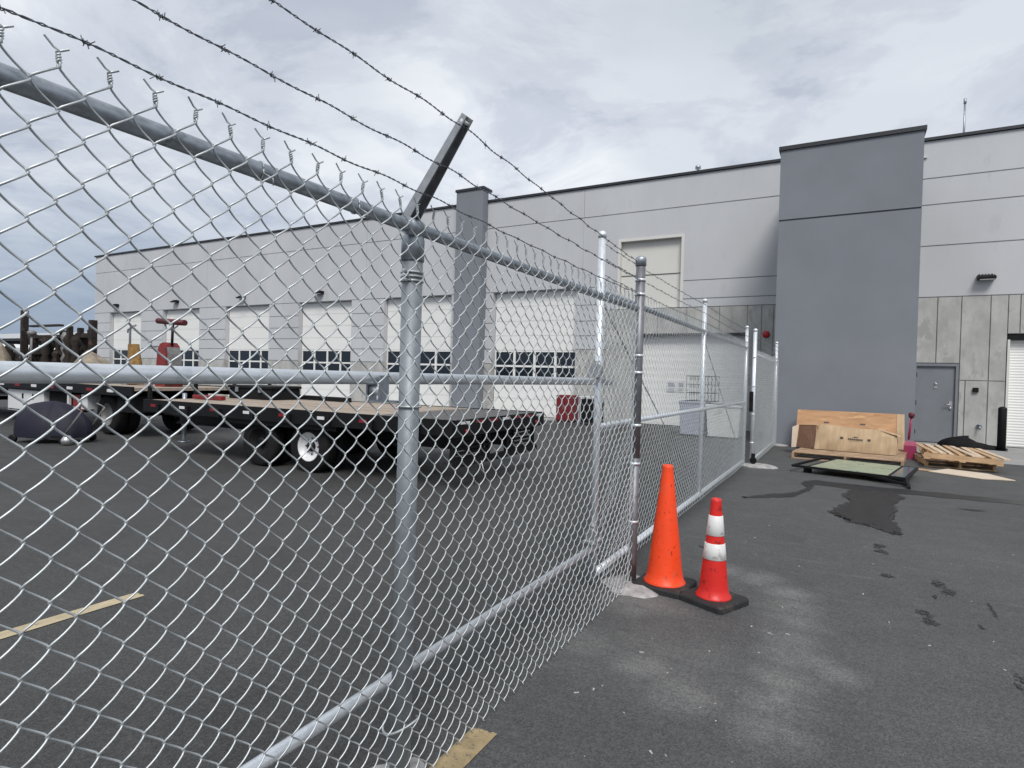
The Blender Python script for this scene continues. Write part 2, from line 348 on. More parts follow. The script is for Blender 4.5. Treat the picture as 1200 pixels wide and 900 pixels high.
def thing(name, loc, label, cat, group=None, rz=0.0):
    e = bpy.data.objects.new(name, None); COL.objects.link(e); e.location = loc; e.rotation_euler = (0, 0, rz)
    e.empty_display_size = 0.2
    return tag(e, label, cat, group)
def tag(o, label, cat, group=None):
    o['label'] = label; o['category'] = cat
    if group: o['group'] = group
    return o
def copy_tree(o, parent=None):
    c = o.copy(); COL.objects.link(c); c.parent = parent
    for ch in o.children: copy_tree(ch, c)
    return c
def share(src, loc, parent, rot=None):
    c = src.copy(); COL.objects.link(c); c.parent = parent; c.location = loc
    if rot is not None: c.rotation_euler = rot
    return c
def np_mesh(name, V, F, m, parent, off=(0, 0, 0)):
    me = bpy.data.meshes.new(name); V = np.asarray(V, np.float32)-np.array(off, np.float32); F = np.asarray(F, np.int32)
    me.vertices.add(len(V)); me.vertices.foreach_set('co', V.ravel())
    me.loops.add(F.size); me.loops.foreach_set('vertex_index', F.ravel())
    me.polygons.add(len(F)); me.polygons.foreach_set('loop_start', np.arange(0, F.size, F.shape[1], dtype=np.int32))
    me.polygons.foreach_set('use_smooth', np.ones(len(F), bool)); me.update(calc_edges=True); me.validate()
    me.materials.append(M[m]); o = bpy.data.objects.new(name, me); COL.objects.link(o); o.parent = parent
    return o
def np_tubes(paths, r, n):
    """paths: array (S, K, 3) -> quads of S tubes of n sides"""
    P = np.asarray(paths, np.float64); S, K, _ = P.shape
    T = np.gradient(P, axis=1); T /= np.linalg.norm(T, axis=2, keepdims=True)+1e-12
    ref = np.array([1.0, 0.03, 0.02]); U = np.cross(T, ref); U /= np.linalg.norm(U, axis=2, keepdims=True)+1e-12
    W = np.cross(T, U); a = np.arange(n)*2*np.pi/n
    V = P[:, :, None, :]+r*(U[:, :, None, :]*np.cos(a)[None, None, :, None]+W[:, :, None, :]*np.sin(a)[None, None, :, None])
    k = np.arange(K-1)[:, None]; j = np.arange(n)[None, :]
    q = np.stack([k*n+j, k*n+(j+1) % n, (k+1)*n+(j+1) % n, (k+1)*n+j], -1).reshape(-1, 4)
    F = (q[None]+(np.arange(S)*K*n)[:, None, None]).reshape(-1, 4)
    return V.reshape(-1, 3), F

# ------------------------------------------------------------------ ground
g = MB(); g.add([(-1500,-1500,0),(1500,-1500,0),(1500,1500,0),(-1500,1500,0)], [(0,1,2,3)])
g.build('asphalt_ground', 'asphalt', kind='structure')
ap = MB(); ap.box(1.5, 14, 14.85, 19.08, -0.05, 0.006); ap.build('concrete_apron', 'apron', kind='structure')
ap = MB(); ap.box(-40, -7.2, 18.0, 19.08, -0.05, 0.006); ap.build('concrete_apron', 'apron', kind='structure')
def sheet(name, poly, z, m, rough=0.0, kind='structure', sub=6):
    """flat outline with a slightly wandering edge"""
    pts = []
    for i, p in enumerate(poly):
        q = poly[(i+1) % len(poly)]
        for k in range(sub):
            t = k/sub; pts.append((p[0]+(q[0]-p[0])*t+random.uniform(-rough, rough), p[1]+(q[1]-p[1])*t+random.uniform(-rough, rough)*1.6))
    if sum(a[0]*b[1]-b[0]*a[1] for a, b in zip(pts, pts[1:]+pts[:1])) < 0: pts.reverse()
    mb = MB(); mb.add([(x, y, z) for x, y in pts], [tuple(range(len(pts)))])
    return mb.build(name, m, kind=kind)
sheet('painted_line', [(-3.90,-2.6),(-3.80,-2.6),(-3.80,2.13),(-3.90,2.13)], 0.004, 'creamline', 0.004, sub=20)
sheet('painted_line', [(-1.285,-2.6),(-1.17,-2.6),(-1.175,2.06),(-1.285,2.05)], 0.004, 'yellowline', 0.004, sub=20)
M['damp'] = speckled('damp_asphalt', (0.048, 0.048, 0.049), 0.6, 0, 0.25, 9, 0.3, 120, spec=0.25)
def grow(poly, d):
    cx = sum(p[0] for p in poly)/len(poly); cy = sum(p[1] for p in poly)/len(poly)
    return [(p[0]+d*(1 if p[0] > cx else -1)*.6, p[1]+d*(1 if p[1] > cy else -1)) for p in poly]
sheet('damp_patch', grow([(-.07,7.7),(.16,8.55),(.06,8.87),(.17,9.54),(.63,9.53),(.74,9.18),(.56,8.61),(.56,8.16),(.49,7.85),(.52,7.07),(.46,6.92),(.29,7.24),(.14,7.27),(.02,7.61)], .06), 0.003, 'damp', 0.035, sub=10)
sheet('puddle', [(-.07,7.7),(.16,8.55),(.06,8.87),(.17,9.54),(.63,9.53),(.74,9.18),(.56,8.61),(.56,8.16),(.49,7.85),(.52,7.07),(.46,6.92),(.29,7.24),(.14,7.27),(.02,7.61)], 0.005, 'wet', 0.035)
sheet('puddle', [(-1.06,8.03),(-.77,8.45),(-.58,8.66),(-.40,9.25),(-.49,9.77),(-.33,10.08),(.8,10.02),(2.12,10.08),(5.2,10.0),(5.2,9.75),(2.04,9.72),(.77,9.58),(-.31,9.6),(-.34,9.06),(-.51,8.44),(-.74,8.2),(-1.01,7.93)], 0.004, 'wet', 0.03)
def blob(name, x, y, rx, ry, m, z=0.004, n=44, rot=0):
    p = [random.uniform(0, 6.28) for _ in range(4)]; pts = []
    for k in range(n):
        a = 2*math.pi*k/n; r = 1+.22*math.sin(2*a+p[0])+.16*math.sin(3*a+p[1])+.12*math.sin(7*a+p[2])+.08*math.sin(13*a+p[3])+random.uniform(-.06, .06)
        px, py = rx*r*math.cos(a), ry*r*math.sin(a)
        pts.append((x+px*math.cos(rot)-py*math.sin(rot), y+px*math.sin(rot)+py*math.cos(rot), z))
    mb = MB(); mb.add(pts, [tuple(range(n))]); return mb.build(name, m, kind='structure')
for (x, y, rx, ry) in ((.50,4.62,.035,.06),(.515,4.47,.04,.05),(.66,5.36,.04,.08),(.70,5.18,.035,.07),(.83,3.84,.03,.045),(.80,3.74,.02,.03),
                       (.33,6.32,.04,.08),(.34,6.12,.04,.07),(.34,5.37,.05,.04),(-1.0,5.35,.05,.035),(1.4,8.88,.10,.06),(.90,4.95,.010,.16),(.78,4.55,.012,.03),(.60,5.02,.012,.04)):
    blob('oil_stain', x, y, rx*1.12, ry*1.15, 'damp', .003); blob('oil_stain', x, y, rx*.85, ry*.85, 'stain', .005)
gb = MB()
for i in range(90):
    if i < 60: x, y = random.uniform(-1.1, 1.6), random.uniform(1.6, 7.5)
    else: x, y = random.gauss(-.7, .35), random.gauss(2.6, .7)
    r = random.choice((.0015, .002, .002, .003, .004)); a = random.uniform(0, 3.1); l = r*random.uniform(1, 3.5)
    c, s = math.cos(a), math.sin(a)
    q = [(x+c*l-s*r, y+s*l+c*r), (x-c*l-s*r*.6, y-s*l+c*r*.6), (x-c*l*.8+s*r, y-s*l*.8-c*r), (x+c*l*.9+s*r, y+s*l*.9-c*r)]
    gb.prism(q, 0.0, r*0.7)
go = gb.build('pale_grit', 'grit', kind='stuff'); tag(go, 'pale grit and chips scattered over the asphalt beside the fence', 'grit')

# ------------------------------------------------------------------ warehouse
B = thing('warehouse', (-13, 19.1, 0), 'long two-storey light grey warehouse with slate tower and white bay doors', 'building')
BO = (-13, 19.1, 0)
FY = 19.1
mb = MB(); mb.box(-39.96, 13.96, FY+.30, FY+25, 0, 7.88); mb.build('wall_core', 'wall', B, BO)
GAP = 0.03
def panel(x0, x1, z0, z1, m='wall', name='wall_panel', g=GAP, gx=None):
    zb = z0 if z0 == 0 else z0+g/2; gx = .012 if gx is None else gx
    mb = MB(); mb.box(x0+gx/2, x1-gx/2, FY, FY+.034, zb, z1-g/2); mb.box(x0, x1, FY+.0345, FY+.299, z0, z1)
    return mb.build(name, m, B, BO)
for a, b in ((-40,-29),(-29,-18),(-18,-8),(-8,0),(0,14)): panel(a, b, 7.0, 8.0)
for a, b in ((-40,-29),(-29,-18),(-18,-8)): panel(a, b, 4.58, 7.0)
panel(-8,-7.1,4.58,7.0,gx=0); panel(-7.1,-6.67,3.79,7.0,gx=0); panel(-6.67,-4.6,6.06,7.0,gx=0)
panel(-4.6,0,4.64,7.0,gx=0); panel(-4.6,0,4.06,4.64,gx=0); panel(-4.6,0,3.79,4.06,gx=0)
for z0, z1 in ((6.3,7.0),(5.21,6.3),(3.85,5.21)): panel(0,14,z0,z1)
DOORS = [(-38.3,-35.0),(-32.9,-29.6),(-27.45,-24.15),(-22.1,-18.8),(-16.95,-13.5),(-11.6,-8.2)]
PIERS = [(-40,-38.3),(-35.0,-32.9),(-29.6,-27.45),(-24.15,-22.1),(-18.8,-16.95),(-13.5,-11.6)]
LV = [4.58,3.98,3.43,2.92,2.45,1.9]
for a, b in PIERS:
    for z1, z0 in zip(LV, LV[1:]): panel(a, b, z0, z1)
    panel(a, b, 0, 1.9, 'conc', 'concrete_panel')
for z1, z0 in zip(LV, LV[1:5]): panel(-8.2, -7.1, z0, z1)
panel(-8.2,-7.1,0,2.45,'conc','concrete_panel')
cp = lambda a, b, z0, z1: panel(a, b, z0, z1, 'conc', 'concrete_panel', 0.02, 0.024)
cp(-7.1,-5.9,0,3.79)
for a, b in ((-5.9,-5.33),(-5.33,-4.4),(-4.4,-3.4),(-3.4,-2.59)): cp(a,b,2.92,3.79)
cp(-2.59,-2.19,0,3.79); cp(-2.19,-1.86,0,3.79); cp(-1.86,0,0,3.79)
cp(0,1.62,0,3.85); cp(1.62,2.11,2.11,3.85); cp(2.11,2.62,2.11,3.85); cp(2.62,2.75,0,1.67)
cp(2.62,3.22,1.67,3.85); cp(2.75,3.22,0,1.67); cp(3.22,3.57,0,1.67); cp(3.22,3.57,1.67,3.85)
for a, b in ((3.57,3.81),(3.81,4.4),(4.4,5.0),(5.0,5.6),(5.6,6.2),(6.2,6.7)): cp(a,b,2.87,3.85)
for i in range(9): cp(6.7+i*.81, 6.7+(i+1)*.81, 0, 3.85)
mb = MB(); mb.box(-40.06, 14.06, FY-.06, FY+.42, 8.0, 8.075); mb.build('parapet_cap', 'cap', B, BO)
mb = MB(); mb.box(-39.9, 13.9, FY+.31, FY+.55, 7.88, 7.995); mb.build('parapet_back', 'wall', B, BO)
# tower
mb = MB(); mb.box(-1.44,1.34,15.54,19.08,0,7.0); tw = mb.build('tower', 'slate', B, BO)
def tpart(name, m, *bxs):
    mb = MB()
    for b in bxs: mb.box(*b)
    return mb.build(name, m, tw, BO)
tpart('tower_panel','slate',(-1.47,1.37,15.5,15.54,0,5.33)); tpart('tower_panel','slate',(-1.47,1.37,15.5,15.54,5.37,7.02))
tpart('tower_panel','slate',(-1.47,-1.44,15.54,19.08,0,5.33)); tpart('tower_panel','slate',(-1.47,-1.44,15.54,19.08,5.37,7.02))
tpart('tower_panel','slate',(1.34,1.37,15.54,19.08,0,5.33)); tpart('tower_panel','slate',(1.34,1.37,15.54,19.08,5.37,7.02))
tpart('tower_cap','cap',(-1.51,1.41,15.46,19.04,7.02,7.11))
mb = MB(); mb.box(-13.13,-11.92,18.73,FY-.005,0,8.42); pl = mb.build('pilaster', 'slate', B, BO)
mb = MB(); mb.box(-13.17,-11.88,18.69,FY+.2,8.42,8.51); mb.build('pilaster_cap', 'cap', pl, BO)
# sectional bay doors
PANE = None
for (a, b) in DOORS:
    mb = MB(); y = FY+.23
    zs = [0.01,.62,1.24]; a2, b2 = a+.015, b-.015
    for z0, z1 in ((.01,.62),(.63,1.23),(2.43,2.96),(2.97,3.50),(3.51,4.04),(4.05,4.56)): mb.box(a2,b2,y,y+.05,z0,z1)
    mb.box(a2,b2,y+.03,y+.06,.01,1.25); mb.box(a2,b2,y+.03,y+.06,2.41,4.56)
    # window band frame
    z0, z1 = 1.24, 2.42; cw = (b2-a2)/4
    mb.box(a2,b2,y,y+.05,z0,1.31); mb.box(a2,b2,y,y+.05,1.80,1.87); mb.box(a2,b2,y,y+.05,2.36,z1)
    for i in range(5):
        xm = a2+cw*i; w0 = .045; l, r_ = max(a2, xm-w0), min(b2, xm+w0)
        mb.box(l, r_, y+.001, y+.05, 1.31, 1.80); mb.box(l, r_, y+.001, y+.05, 1.87, 2.36)
    d = mb.build('bay_door', 'door_white', B, BO)
    if PANE is None:
        pm = MB(); pm.box(-cw/2+.04, cw/2-.04, 0, .012, 0, .50)
        PANE = pm.build('pane', 'glass', d); PANE.location = (a2+cw/2-BO[0], y+.03-BO[1], 1.305); first = True
    for r0 in range(2):
        for i in range(4):
            if first: first = False; continue
            share(PANE, (a2+cw*(i+.5)-BO[0], y+.03-BO[1], 1.305 if r0 == 0 else 1.865), d)
# upper loading panel
mb = MB(); mb.box(-6.66,-4.61,FY+.16,FY+.26,3.83,6.05); up = mb.build('upper_loading_door', 'ivory', B, BO)
mb = MB(); mb.box(-6.73,-6.64,FY-.02,FY+.2,3.80,6.05); mb.box(-4.63,-4.54,FY-.02,FY+.2,3.80,6.05); mb.box(-6.73,-4.54,FY-.021,FY+.2,6.05,6.13); mb.build('door_frame', 'ivory', up, BO)
mb = MB(); mb.box(-6.64,-4.63,FY+.14,FY+.155,4.92,4.935); mb.build('section_joint', 'jamb', up, BO)
# side bay door with ribs
def ribbed(name, a, b, z1, step, m, dp=.018):
    mb = MB(); z = .01; y = FY+.2
    while z < z1-.01:
        t = min(z+step, z1)
        mb.add([(a,y,z),(b,y,z),(b,y-dp,z+(t-z)*.5),(a,y-dp,z+(t-z)*.5),(b,y,t),(a,y,t)], [(0,1,2,3),(3,2,4,5)]); z = t
    mb.box(a,b,y+.004,y+.05,.01,z1)
    return mb.build(name, m, B, BO)
ribbed('side_bay_door', -5.88, -2.61, 2.90, .22, 'door_white', .005)
mb = MB(); mb.box(-5.9,-2.59,FY-.03,FY+.02,2.90,2.97); mb.build('door_header', 'jamb', B, BO)
rd = ribbed('roller_door', 3.62, 6.66, 2.72, .07, 'door_white', .009)
mb = MB(); mb.box(3.58,6.69,FY+.03,FY+.17,2.72,2.85); mb.build('door_header', 'black', rd, BO)
mb = MB(); mb.box(3.58,3.63,FY-.01,FY+.28,.01,2.72); mb.box(6.65,6.69,FY-.01,FY+.28,.01,2.72); mb.build('door_track', 'ivory', rd, BO)
# service door
mb = MB(); mb.box(1.70,2.55,FY+.045,FY+.09,.02,2.03); sd = mb.build('service_door', 'door_grey', B, BO)
mb = MB(); mb.box(1.64,1.70,FY-.012,FY+.1,.006,2.10); mb.box(2.55,2.61,FY-.012,FY+.1,.006,2.10); mb.box(1.70,2.55,FY-.013,FY+.1,2.03,2.101); mb.build('door_frame', 'door_grey', sd, BO)
for z in (.28,1.05,1.80):
    mb = MB(); mb.tube([(1.705,FY+.02,z-.06),(1.705,FY+.02,z+.06)], .014, 8); mb.build('hinge', 'black', sd, BO)
mb = MB(); mb.box(2.43,2.50,FY+.03,FY+.045,.90,1.12); mb.tube([(2.465,FY+.03,1.03),(2.465,FY-.03,1.03),(2.33,FY-.035,1.025)], .013, 8); mb.lathe([(.025,0),(.025,-.02),(.012,-.03)], (2.465,FY+.03,.93), 12, axis='y'); mb.build('door_handle', 'chrome', sd, BO)
mb = MB(); mb.lathe([(.035,0),(.035,-.012),(.02,-.02)], (2.135,FY+.045,1.56), 14, axis='y'); mb.box(2.10,2.17,FY+.032,FY+.045,1.44,1.50); mb.build('door_viewer', 'chrome', sd, BO)
# fittings on the wall
def wall_lamp(x, z, w=.34):
    mb = MB(); y = FY
    prof = [(y+.0,z-.06),(y+.0,z+.06),(y-.08,z+.065),(y-.26,z-.0),(y-.26,z-.04),(y-.12,z-.065)]
    n = len(prof); vs = [(x-w/2,a,c) for a,c in prof]+[(x+w/2,a,c) for a,c in prof]
    mb.add(vs, [tuple(range(n)), tuple(reversed(range(n,2*n)))]+[(i,n+i,n+(i+1)%n,(i+1)%n) for i in range(n)])
    for k in range(5): mb.box(x-w/2+.02+k*(w-.04)/5, x-w/2+.045+k*(w-.04)/5, y-.14, y-.03, z+.03, z+.08)
    l = mb.build('wall_lamp', 'black', B, BO)
    mb = MB(); mb.box(x-w/2+.03, x+w/2-.03, y-.25, y-.13, z-.072, z-.066); mb.build('lamp_lens', 'paper', l, BO)
wall_lamp(3.09, 4.30, .36)
for x in (-37.5,-31.6,-26.1,-20.7,-15.3): wall_lamp(x, 4.98, .42)
mb = MB(); mb.lathe([(.02,-.05),(.085,-.045),(.105,-.03),(.105,0)], (-2.05,FY,2.91), 20, axis='y'); mb.build('alarm_bell', 'bell', B, BO)
mb = MB(); mb.bbox(2.91,3.03,FY-.06,FY,1.37,1.49,.012); mb.build('card_reader', 'black', B, BO)
mb = MB(); mb.tube([(3.07,FY,.5),(3.07,FY-.10,.5),(3.07,FY-.13,.42)], .022, 8); mb.lathe([(.05,0),(.05,.012)], (3.07,FY-.06,.535), 10); mb.lathe([(.06,0),(.06,-.02)], (3.07,FY,.5), 12, axis='y'); mb.build('hose_bib', 'galv', B, BO)
mb = MB(); mb.tube([(2.65,20,7.88),(2.65,20,9.2)], [.03,.022], 8); mb.lathe([(.035,0),(.035,.14)], (2.65,20,9.18), 8); mb.build('roof_mast', 'galv', B, BO)
mb = MB(); mb.tube([(-4.39,20,7.88),(-4.39,20,8.45)], .025, 8); mb.lathe([(.03,0),(.09,.03),(.09,.12),(.03,.16)], (-4.39,20,8.42), 10); mb.build('roof_vent', 'galv', B, BO)
for (x, z) in ((1.66,7.55),):
    mb = MB(); mb.box(x,x+.1,FY-.05,FY,z,z+.04); mb.build('overflow_lip', 'chrome', B, BO)
# notices taped on the side bay door
for (x0,x1,z0,z1) in ((-5.0,-4.72,1.1,1.46),(-4.66,-4.44,1.1,1.46)):
    mb = MB(); mb.box(x0,x1,FY+.165,FY+.175,z0,z1); n_ = mb.build('notice', 'paper', B, BO)
    mb = MB(); mb.box(x0+.04,x1-.04,FY+.160,FY+.1645,z0+.16,z1-.07)
    for k in range(3): mb.box(x0+.04,x1-.05,FY+.160,FY+.1645,z0+.03+k*.035,z0+.045+k*.035)
    mb.build('printed_block', 'greybin', n_, BO)

# low building beyond the yard
fb = thing('distant_building', (-95,42,0), 'low distant building with bright white flat roof edge beyond the yard', 'building')
mb = MB(); mb.box(-25,25,0,12,0,4.7); mb.build('wall', 'fardark', fb)
mb = MB(); mb.box(-26,26,-1.2,13,5.05,5.75); mb.build('roof_fascia', 'farwhite', fb)
mb = MB(); mb.box(-26,26,-1.1,12,4.7,5.05); mb.build('soffit', 'fardark', fb)
for i in range(8):
    mb = MB(); mb.box(-23+i*6,-20+i*6,-.06,0,0.02,3.2); mb.build('door', 'apron', fb)

# ------------------------------------------------------------------ chain link fabric
def fabric(name, parent, off, x, y0, y1, z1, periods, W, H, r, seg, sides, depth=.0062, tips=True):
    s = W/2; z0 = z1-periods*H; S = int(round((y1-y0)/s/2))*2; K = periods*seg+1
    ph = np.arange(K)/seg
    zc = z0+ph*H
    A = s/2+.0022
    ys = y0+s*(np.arange(S)+.5)
    P = np.zeros((S, K, 3)); k = .985
    for parity in (0, 1):
        p = 2*np.pi*(ph+(.25 if parity == 0 else .75))
        tri = np.arcsin(k*np.sin(p))/np.arcsin(k)
        idx = np.arange(parity, S, 2)
        P[idx, :, 1] = ys[idx][:, None]+A*tri[None]
        P[idx, :, 0] = x+depth*np.cos(p)[None]
        P[idx, :, 2] = zc[None]
    # hand-stretched: gentle waviness of the fabric
    wob = lambda a, b, c: np.sin(P[:, :, 1]*a+c)*np.sin(P[:, :, 2]*b+c*1.7)
    P[:, :, 0] += .004*wob(2.1, 2.6, .4)+.0012*wob(6.3, 5.1, 1.9)
    P[:, :, 1] += .0014*wob(5.0, 6.0, 2.2)
    P[:, :, 2] += .003*np.sin(P[:, :, 1]*3.1+.6)+.0012*rng.normal(size=(S, 1))
    V, F = np_tubes(P, r, sides); allV = [V]; allF = [F]; n0 = len(V)
    if tips:
        top = P[:, -1, :]; paths = []; Kt = 15
        for j in range(0, S-1, 2):
            c = (top[j]+top[j+1])/2; rot = rng.uniform(-.25, .25); lean = rng.normal(0, .003)
            for h, e in ((0, top[j]), (1, top[j+1])):
                q = np.zeros((Kt, 3)); q[0] = e-np.array([0, 0, .004])
                for i in range(1, 11):
                    t = (i-1)/9; a = math.pi*h+t*4.0*math.pi
                    q[i] = c+np.array([.0034*math.cos(a), .0034*math.sin(a)+lean*t, .004+.020*t])
                sg = -1 if h == 0 else 1; ln = 1.25 if h == 0 else .95
                for i, t in enumerate((.25, .5, .75, 1.0)):
                    q[11+i] = c+np.array([.004*sg*rot*t*4, lean+sg*.015*t*ln+.002*sg, .025+.017*t*(1.15 if h == 0 else .55)])
                paths.append(q)
            # knuckled selvage at the bottom
        V2, F2 = np_tubes(np.array(paths), r*.92, sides); allV.append(V2); allF.append(F2+n0); n0 += len(V2)
    bot = P[:, 0, :]; paths = []
    for j in range(0, S-1, 2):
        c = (bot[j]+bot[j+1])/2
        paths.append(np.array([bot[j]+[0,0,.002], c+[.004,-.003,-.006], c+[.004,.004,-.009], bot[j+1]+[0,.002,.002]]))
    V3, F3 = np_tubes(np.array(paths), r*.92, sides); allV.append(V3); allF.append(F3+n0)
    o = np_mesh(name, np.concatenate(allV), np.concatenate(allF), 'wire', parent, off); o['kind'] = 'stuff'
    return o
def barbed(parent, off, pts, spacing=.127, phase=0.0, r=.0015, simple=False):
    """two wires twisted round each other with four-pointed barbs, through the given points"""
    paths = []; spikes = []
    seg = [(np.array(a, float), np.array(b, float)) for a, b in zip(pts, pts[1:])]
    C_ = []
    for a, b in seg:
        L_ = np.linalg.norm(b-a); n = max(8, int(L_/(.014 if not simple else .06)))
        t = np.linspace(0, 1, n)[:, None]; p = a+(b-a)*t
        p[:, 2] -= .010*L_/2.4*(4*t*(1-t))[:, 0]; p[:, 2] += .0025*np.sin(t[:, 0]*L_*23); p[:, 0] += .002*np.sin(t[:, 0]*L_*17+1)
        C_.append(p if len(C_) == 0 else p[1:])
    P = np.concatenate(C_); d = np.concatenate([[0], np.cumsum(np.linalg.norm(np.diff(P, axis=0), axis=1))])
    mbx = []
    for h in (0, math.pi):
        q = P.copy(); a = d/.045*2*math.pi+h
        q[:, 0] += .0019*np.cos(a); q[:, 2] += .0019*np.sin(a); paths.append(q)
    V, F = np_tubes(np.array(paths), r, 4 if not simple else 3)
    x = phase; SP = []; RG = []
    while x < d[-1]-.02:
        c = np.array([np.interp(x, d, P[:, i]) for i in range(3)]); an = rng.uniform(0, 6.28)
        for k in range(4):
            a2 = an+k*math.pi/2+rng.uniform(-.3, .3); dy = .004*(k-1.5)
            dirv = np.array([math.cos(a2), rng.uniform(-.5, .5), math.sin(a2)]); l = rng.uniform(.008, .013)
            SP.append(np.array([c+[0, dy, 0]-dirv*.002, c+[0, dy, 0]+dirv*l]))
        th = np.linspace(0, 4*math.pi, 13)
        RG.append(np.stack([c[0]+.0042*np.cos(th), c[1]+(th/(4*math.pi)-.5)*.013, c[2]+.0042*np.sin(th)], -1))
        x += spacing*rng.uniform(.93, 1.07)
    n0 = len(V); vs, fs = [V], [F]
    for arr, rr in ((SP, .0011), (RG, .0013)):
        if arr:
            v2, f2 = np_tubes(np.array(arr), rr, 3); vs.append(v2); fs.append(f2+n0); n0 += len(v2)
    return np_mesh('barbed_wire', np.concatenate(vs), np.concatenate(fs), 'barb', parent, off)
def footing(parent, off, x, y, rx, ry, h=.03, name='footing'):
    mb = MB(); n = 44; p0 = random.uniform(0, 6); k0 = [1+.12*math.sin(2*math.pi*2*i/n+p0)+.08*math.sin(2*math.pi*5*i/n+2*p0)+random.uniform(-.05, .05) for i in range(n)]
    ring = lambda k, z: [(x+rx*k*k0[i]*math.cos(2*math.pi*i/n), y+ry*k*k0[i]*math.sin(2*math.pi*i/n), z+random.uniform(-.003, .003)*(k < .95)) for i in range(n)]
    vs = ring(1, .002)+ring(.8, h*.55)+ring(.45, h)
    mb.add(vs, [(j*n+i, j*n+(i+1)%n, (j+1)*n+(i+1)%n, (j+1)*n+i) for j in range(2) for i in range(n)]+[tuple(range(2*n, 3*n))], True)
    return mb.build(name, 'footing', parent, off)
def ring_band(parent, off, x, y, z, r, w=.012, m='pipe', name='tension_band', n=16):
    mb = MB(); mb.lathe([(r,-w/2),(r+.004,-w/2),(r+.004,w/2),(r,w/2)], (x,y,z), n); mb.tube([(x+r*.3,y-r-.002,z),(x+r*.3,y-r-.028,z)], .006, 6)
    return mb.build(name, m, parent, off)

# near fence run
FX = -1.30; WX = -1.262
FO = (FX, 1.58, 0)
F1 = thing('chain_link_fence', FO, 'tall galvanized chain link fence run with outward barbed wire arm', 'fence')
fabric('mesh_fabric', F1, FO, WX, -2.62, 4.045, 1.992, 24, .0865, .0822, .0024, 12, 5)
mb = MB(); mb.tube([(FX,-2.7,1.95),(FX,1.2,1.95),(FX,3.4,1.95),(-1.275,4.07,1.95)], .0215, 16); mb.build('top_rail', 'galv', F1, FO)
POSTS = ((-.87,.036),(1.60,.036))
for y, r in POSTS:
    yp = y+.03; XP = FX-.022
    mb = MB(); mb.tube([(XP,yp,-.1),(XP,yp,1.90)], r, 20); mb.build('post', 'post', F1, FO)
    # loop cap carrying the rail and the arm
    mb = MB(); mb.lathe([(r+.004,0),(r+.004,.07),(r+.001,.085),(.02,.105)], (XP,yp,1.84), 20)
    mb.tube([(FX,y-.035,1.95),(FX,y+.035,1.95)], .029, 14)
    cap = mb.build('loop_cap', 'galv', F1, FO)
    # folded channel arm leaning outwards
    a0 = Vector((FX-.02,y,1.965)); a1 = Vector((-1.085,y,2.285)); d = (a1-a0); L_ = d.length; d.normalize(); nrm = Vector((d.z,0,-d.x))
    mb = MB(); w0, w1, t = .028, .019, .004; dep0, dep1 = .030, .020
    def pt(s, yy, nn): return a0+d*(L_*s)+Vector((0,yy,0))+nrm*nn
    for (ya,yb,na,nb) in (((-1,-1,0,1)),((1,1,0,1))):
        vs = []
        for s, w, dp in ((0,w0,dep0),(1,w1,dep1)):
            vs += [pt(s,ya*w,-dp*.5),pt(s,ya*(w-t),-dp*.5),pt(s,ya*(w-t),dp*.5),pt(s,ya*w,dp*.5)]
        mb.add(vs,[(0,1,2,3),(7,6,5,4)]+[(i,(i+1)%4,4+(i+1)%4,4+i) for i in range(4)])
    vs = []
    for s, w, dp in ((0,w0,dep0),(1,w1,dep1)):
        vs += [pt(s,-w,-dp*.5-t),pt(s,w,-dp*.5-t),pt(s,w,-dp*.5),pt(s,-w,-dp*.5)]
    mb.add(vs,[(0,1,2,3),(7,6,5,4)]+[(i,(i+1)%4,4+(i+1)%4,4+i) for i in range(4)])
    arm = mb.build('barb_arm', 'armsteel', F1, FO)
    mb = MB(); mb.lathe([(.006,-w1-.001),(.006,w1+.001)], tuple(pt(.95,0,0)), 10, axis='y'); mb.build('wire_slot', 'paper', arm, FO)
    for z in (1.80,1.785,1.77): ring_band(F1, FO, XP, yp, z, r+.0005, .006, 'wire', 'tie_wire', 18)
    footing(F1, FO, XP-.03, yp, .12, .13, .02)
# end post
EP = (-1.266, 4.072)
mb = MB(); mb.tube([(*EP,-.1),(*EP,.9)], .033, 18); mb.tube([(*EP,.899),(*EP,2.27)], .0332, 18); mb.build('end_post', 'rustpost', F1, FO)
mb = MB(); mb.lathe([(.038,0),(.038,.045),(.034,.06),(.012,.07)], (*EP,2.25), 18); mb.build('post_cap', 'galv', F1, FO)
for z in (2.15,2.05,1.62,1.50,1.13,.86,.45): ring_band(F1, FO, *EP, z, .0335, .018)
mb = MB(); mb.box(FX+.02,FX+.026,4.02,4.04,.03,1.98); mb.build('tension_bar', 'pipe', F1, FO)
footing(F1, FO, -1.25, 4.05, .19, .24, .035)
for i, (x, z) in enumerate(((-1.10,2.255),(-1.175,2.14),(-1.235,2.05))):
    zr = (2.26,2.15,2.05)[i]
    barbed(F1, FO, [(x,-2.7,z),(x,-.87,z),(x,1.60,z),(-1.262,4.06,zr)], phase=.03+.04*i)
for y in (-.1,.36,.985,1.32,2.35,2.9,3.4):
    mb = MB(); th = [k*2*math.pi/12 for k in range(13)]
    mb.tube([(FX+.024*math.cos(a),y+.006*math.sin(a/2),1.95+.024*math.sin(a)) for a in th], .0019, 5); mb.tube([(FX+.022,y,1.94),(WX+.008,y+.01,1.925),(WX+.004,y+.014,1.91)], .0019, 5)
    mb.build('tie_wire', 'wire', F1, FO)

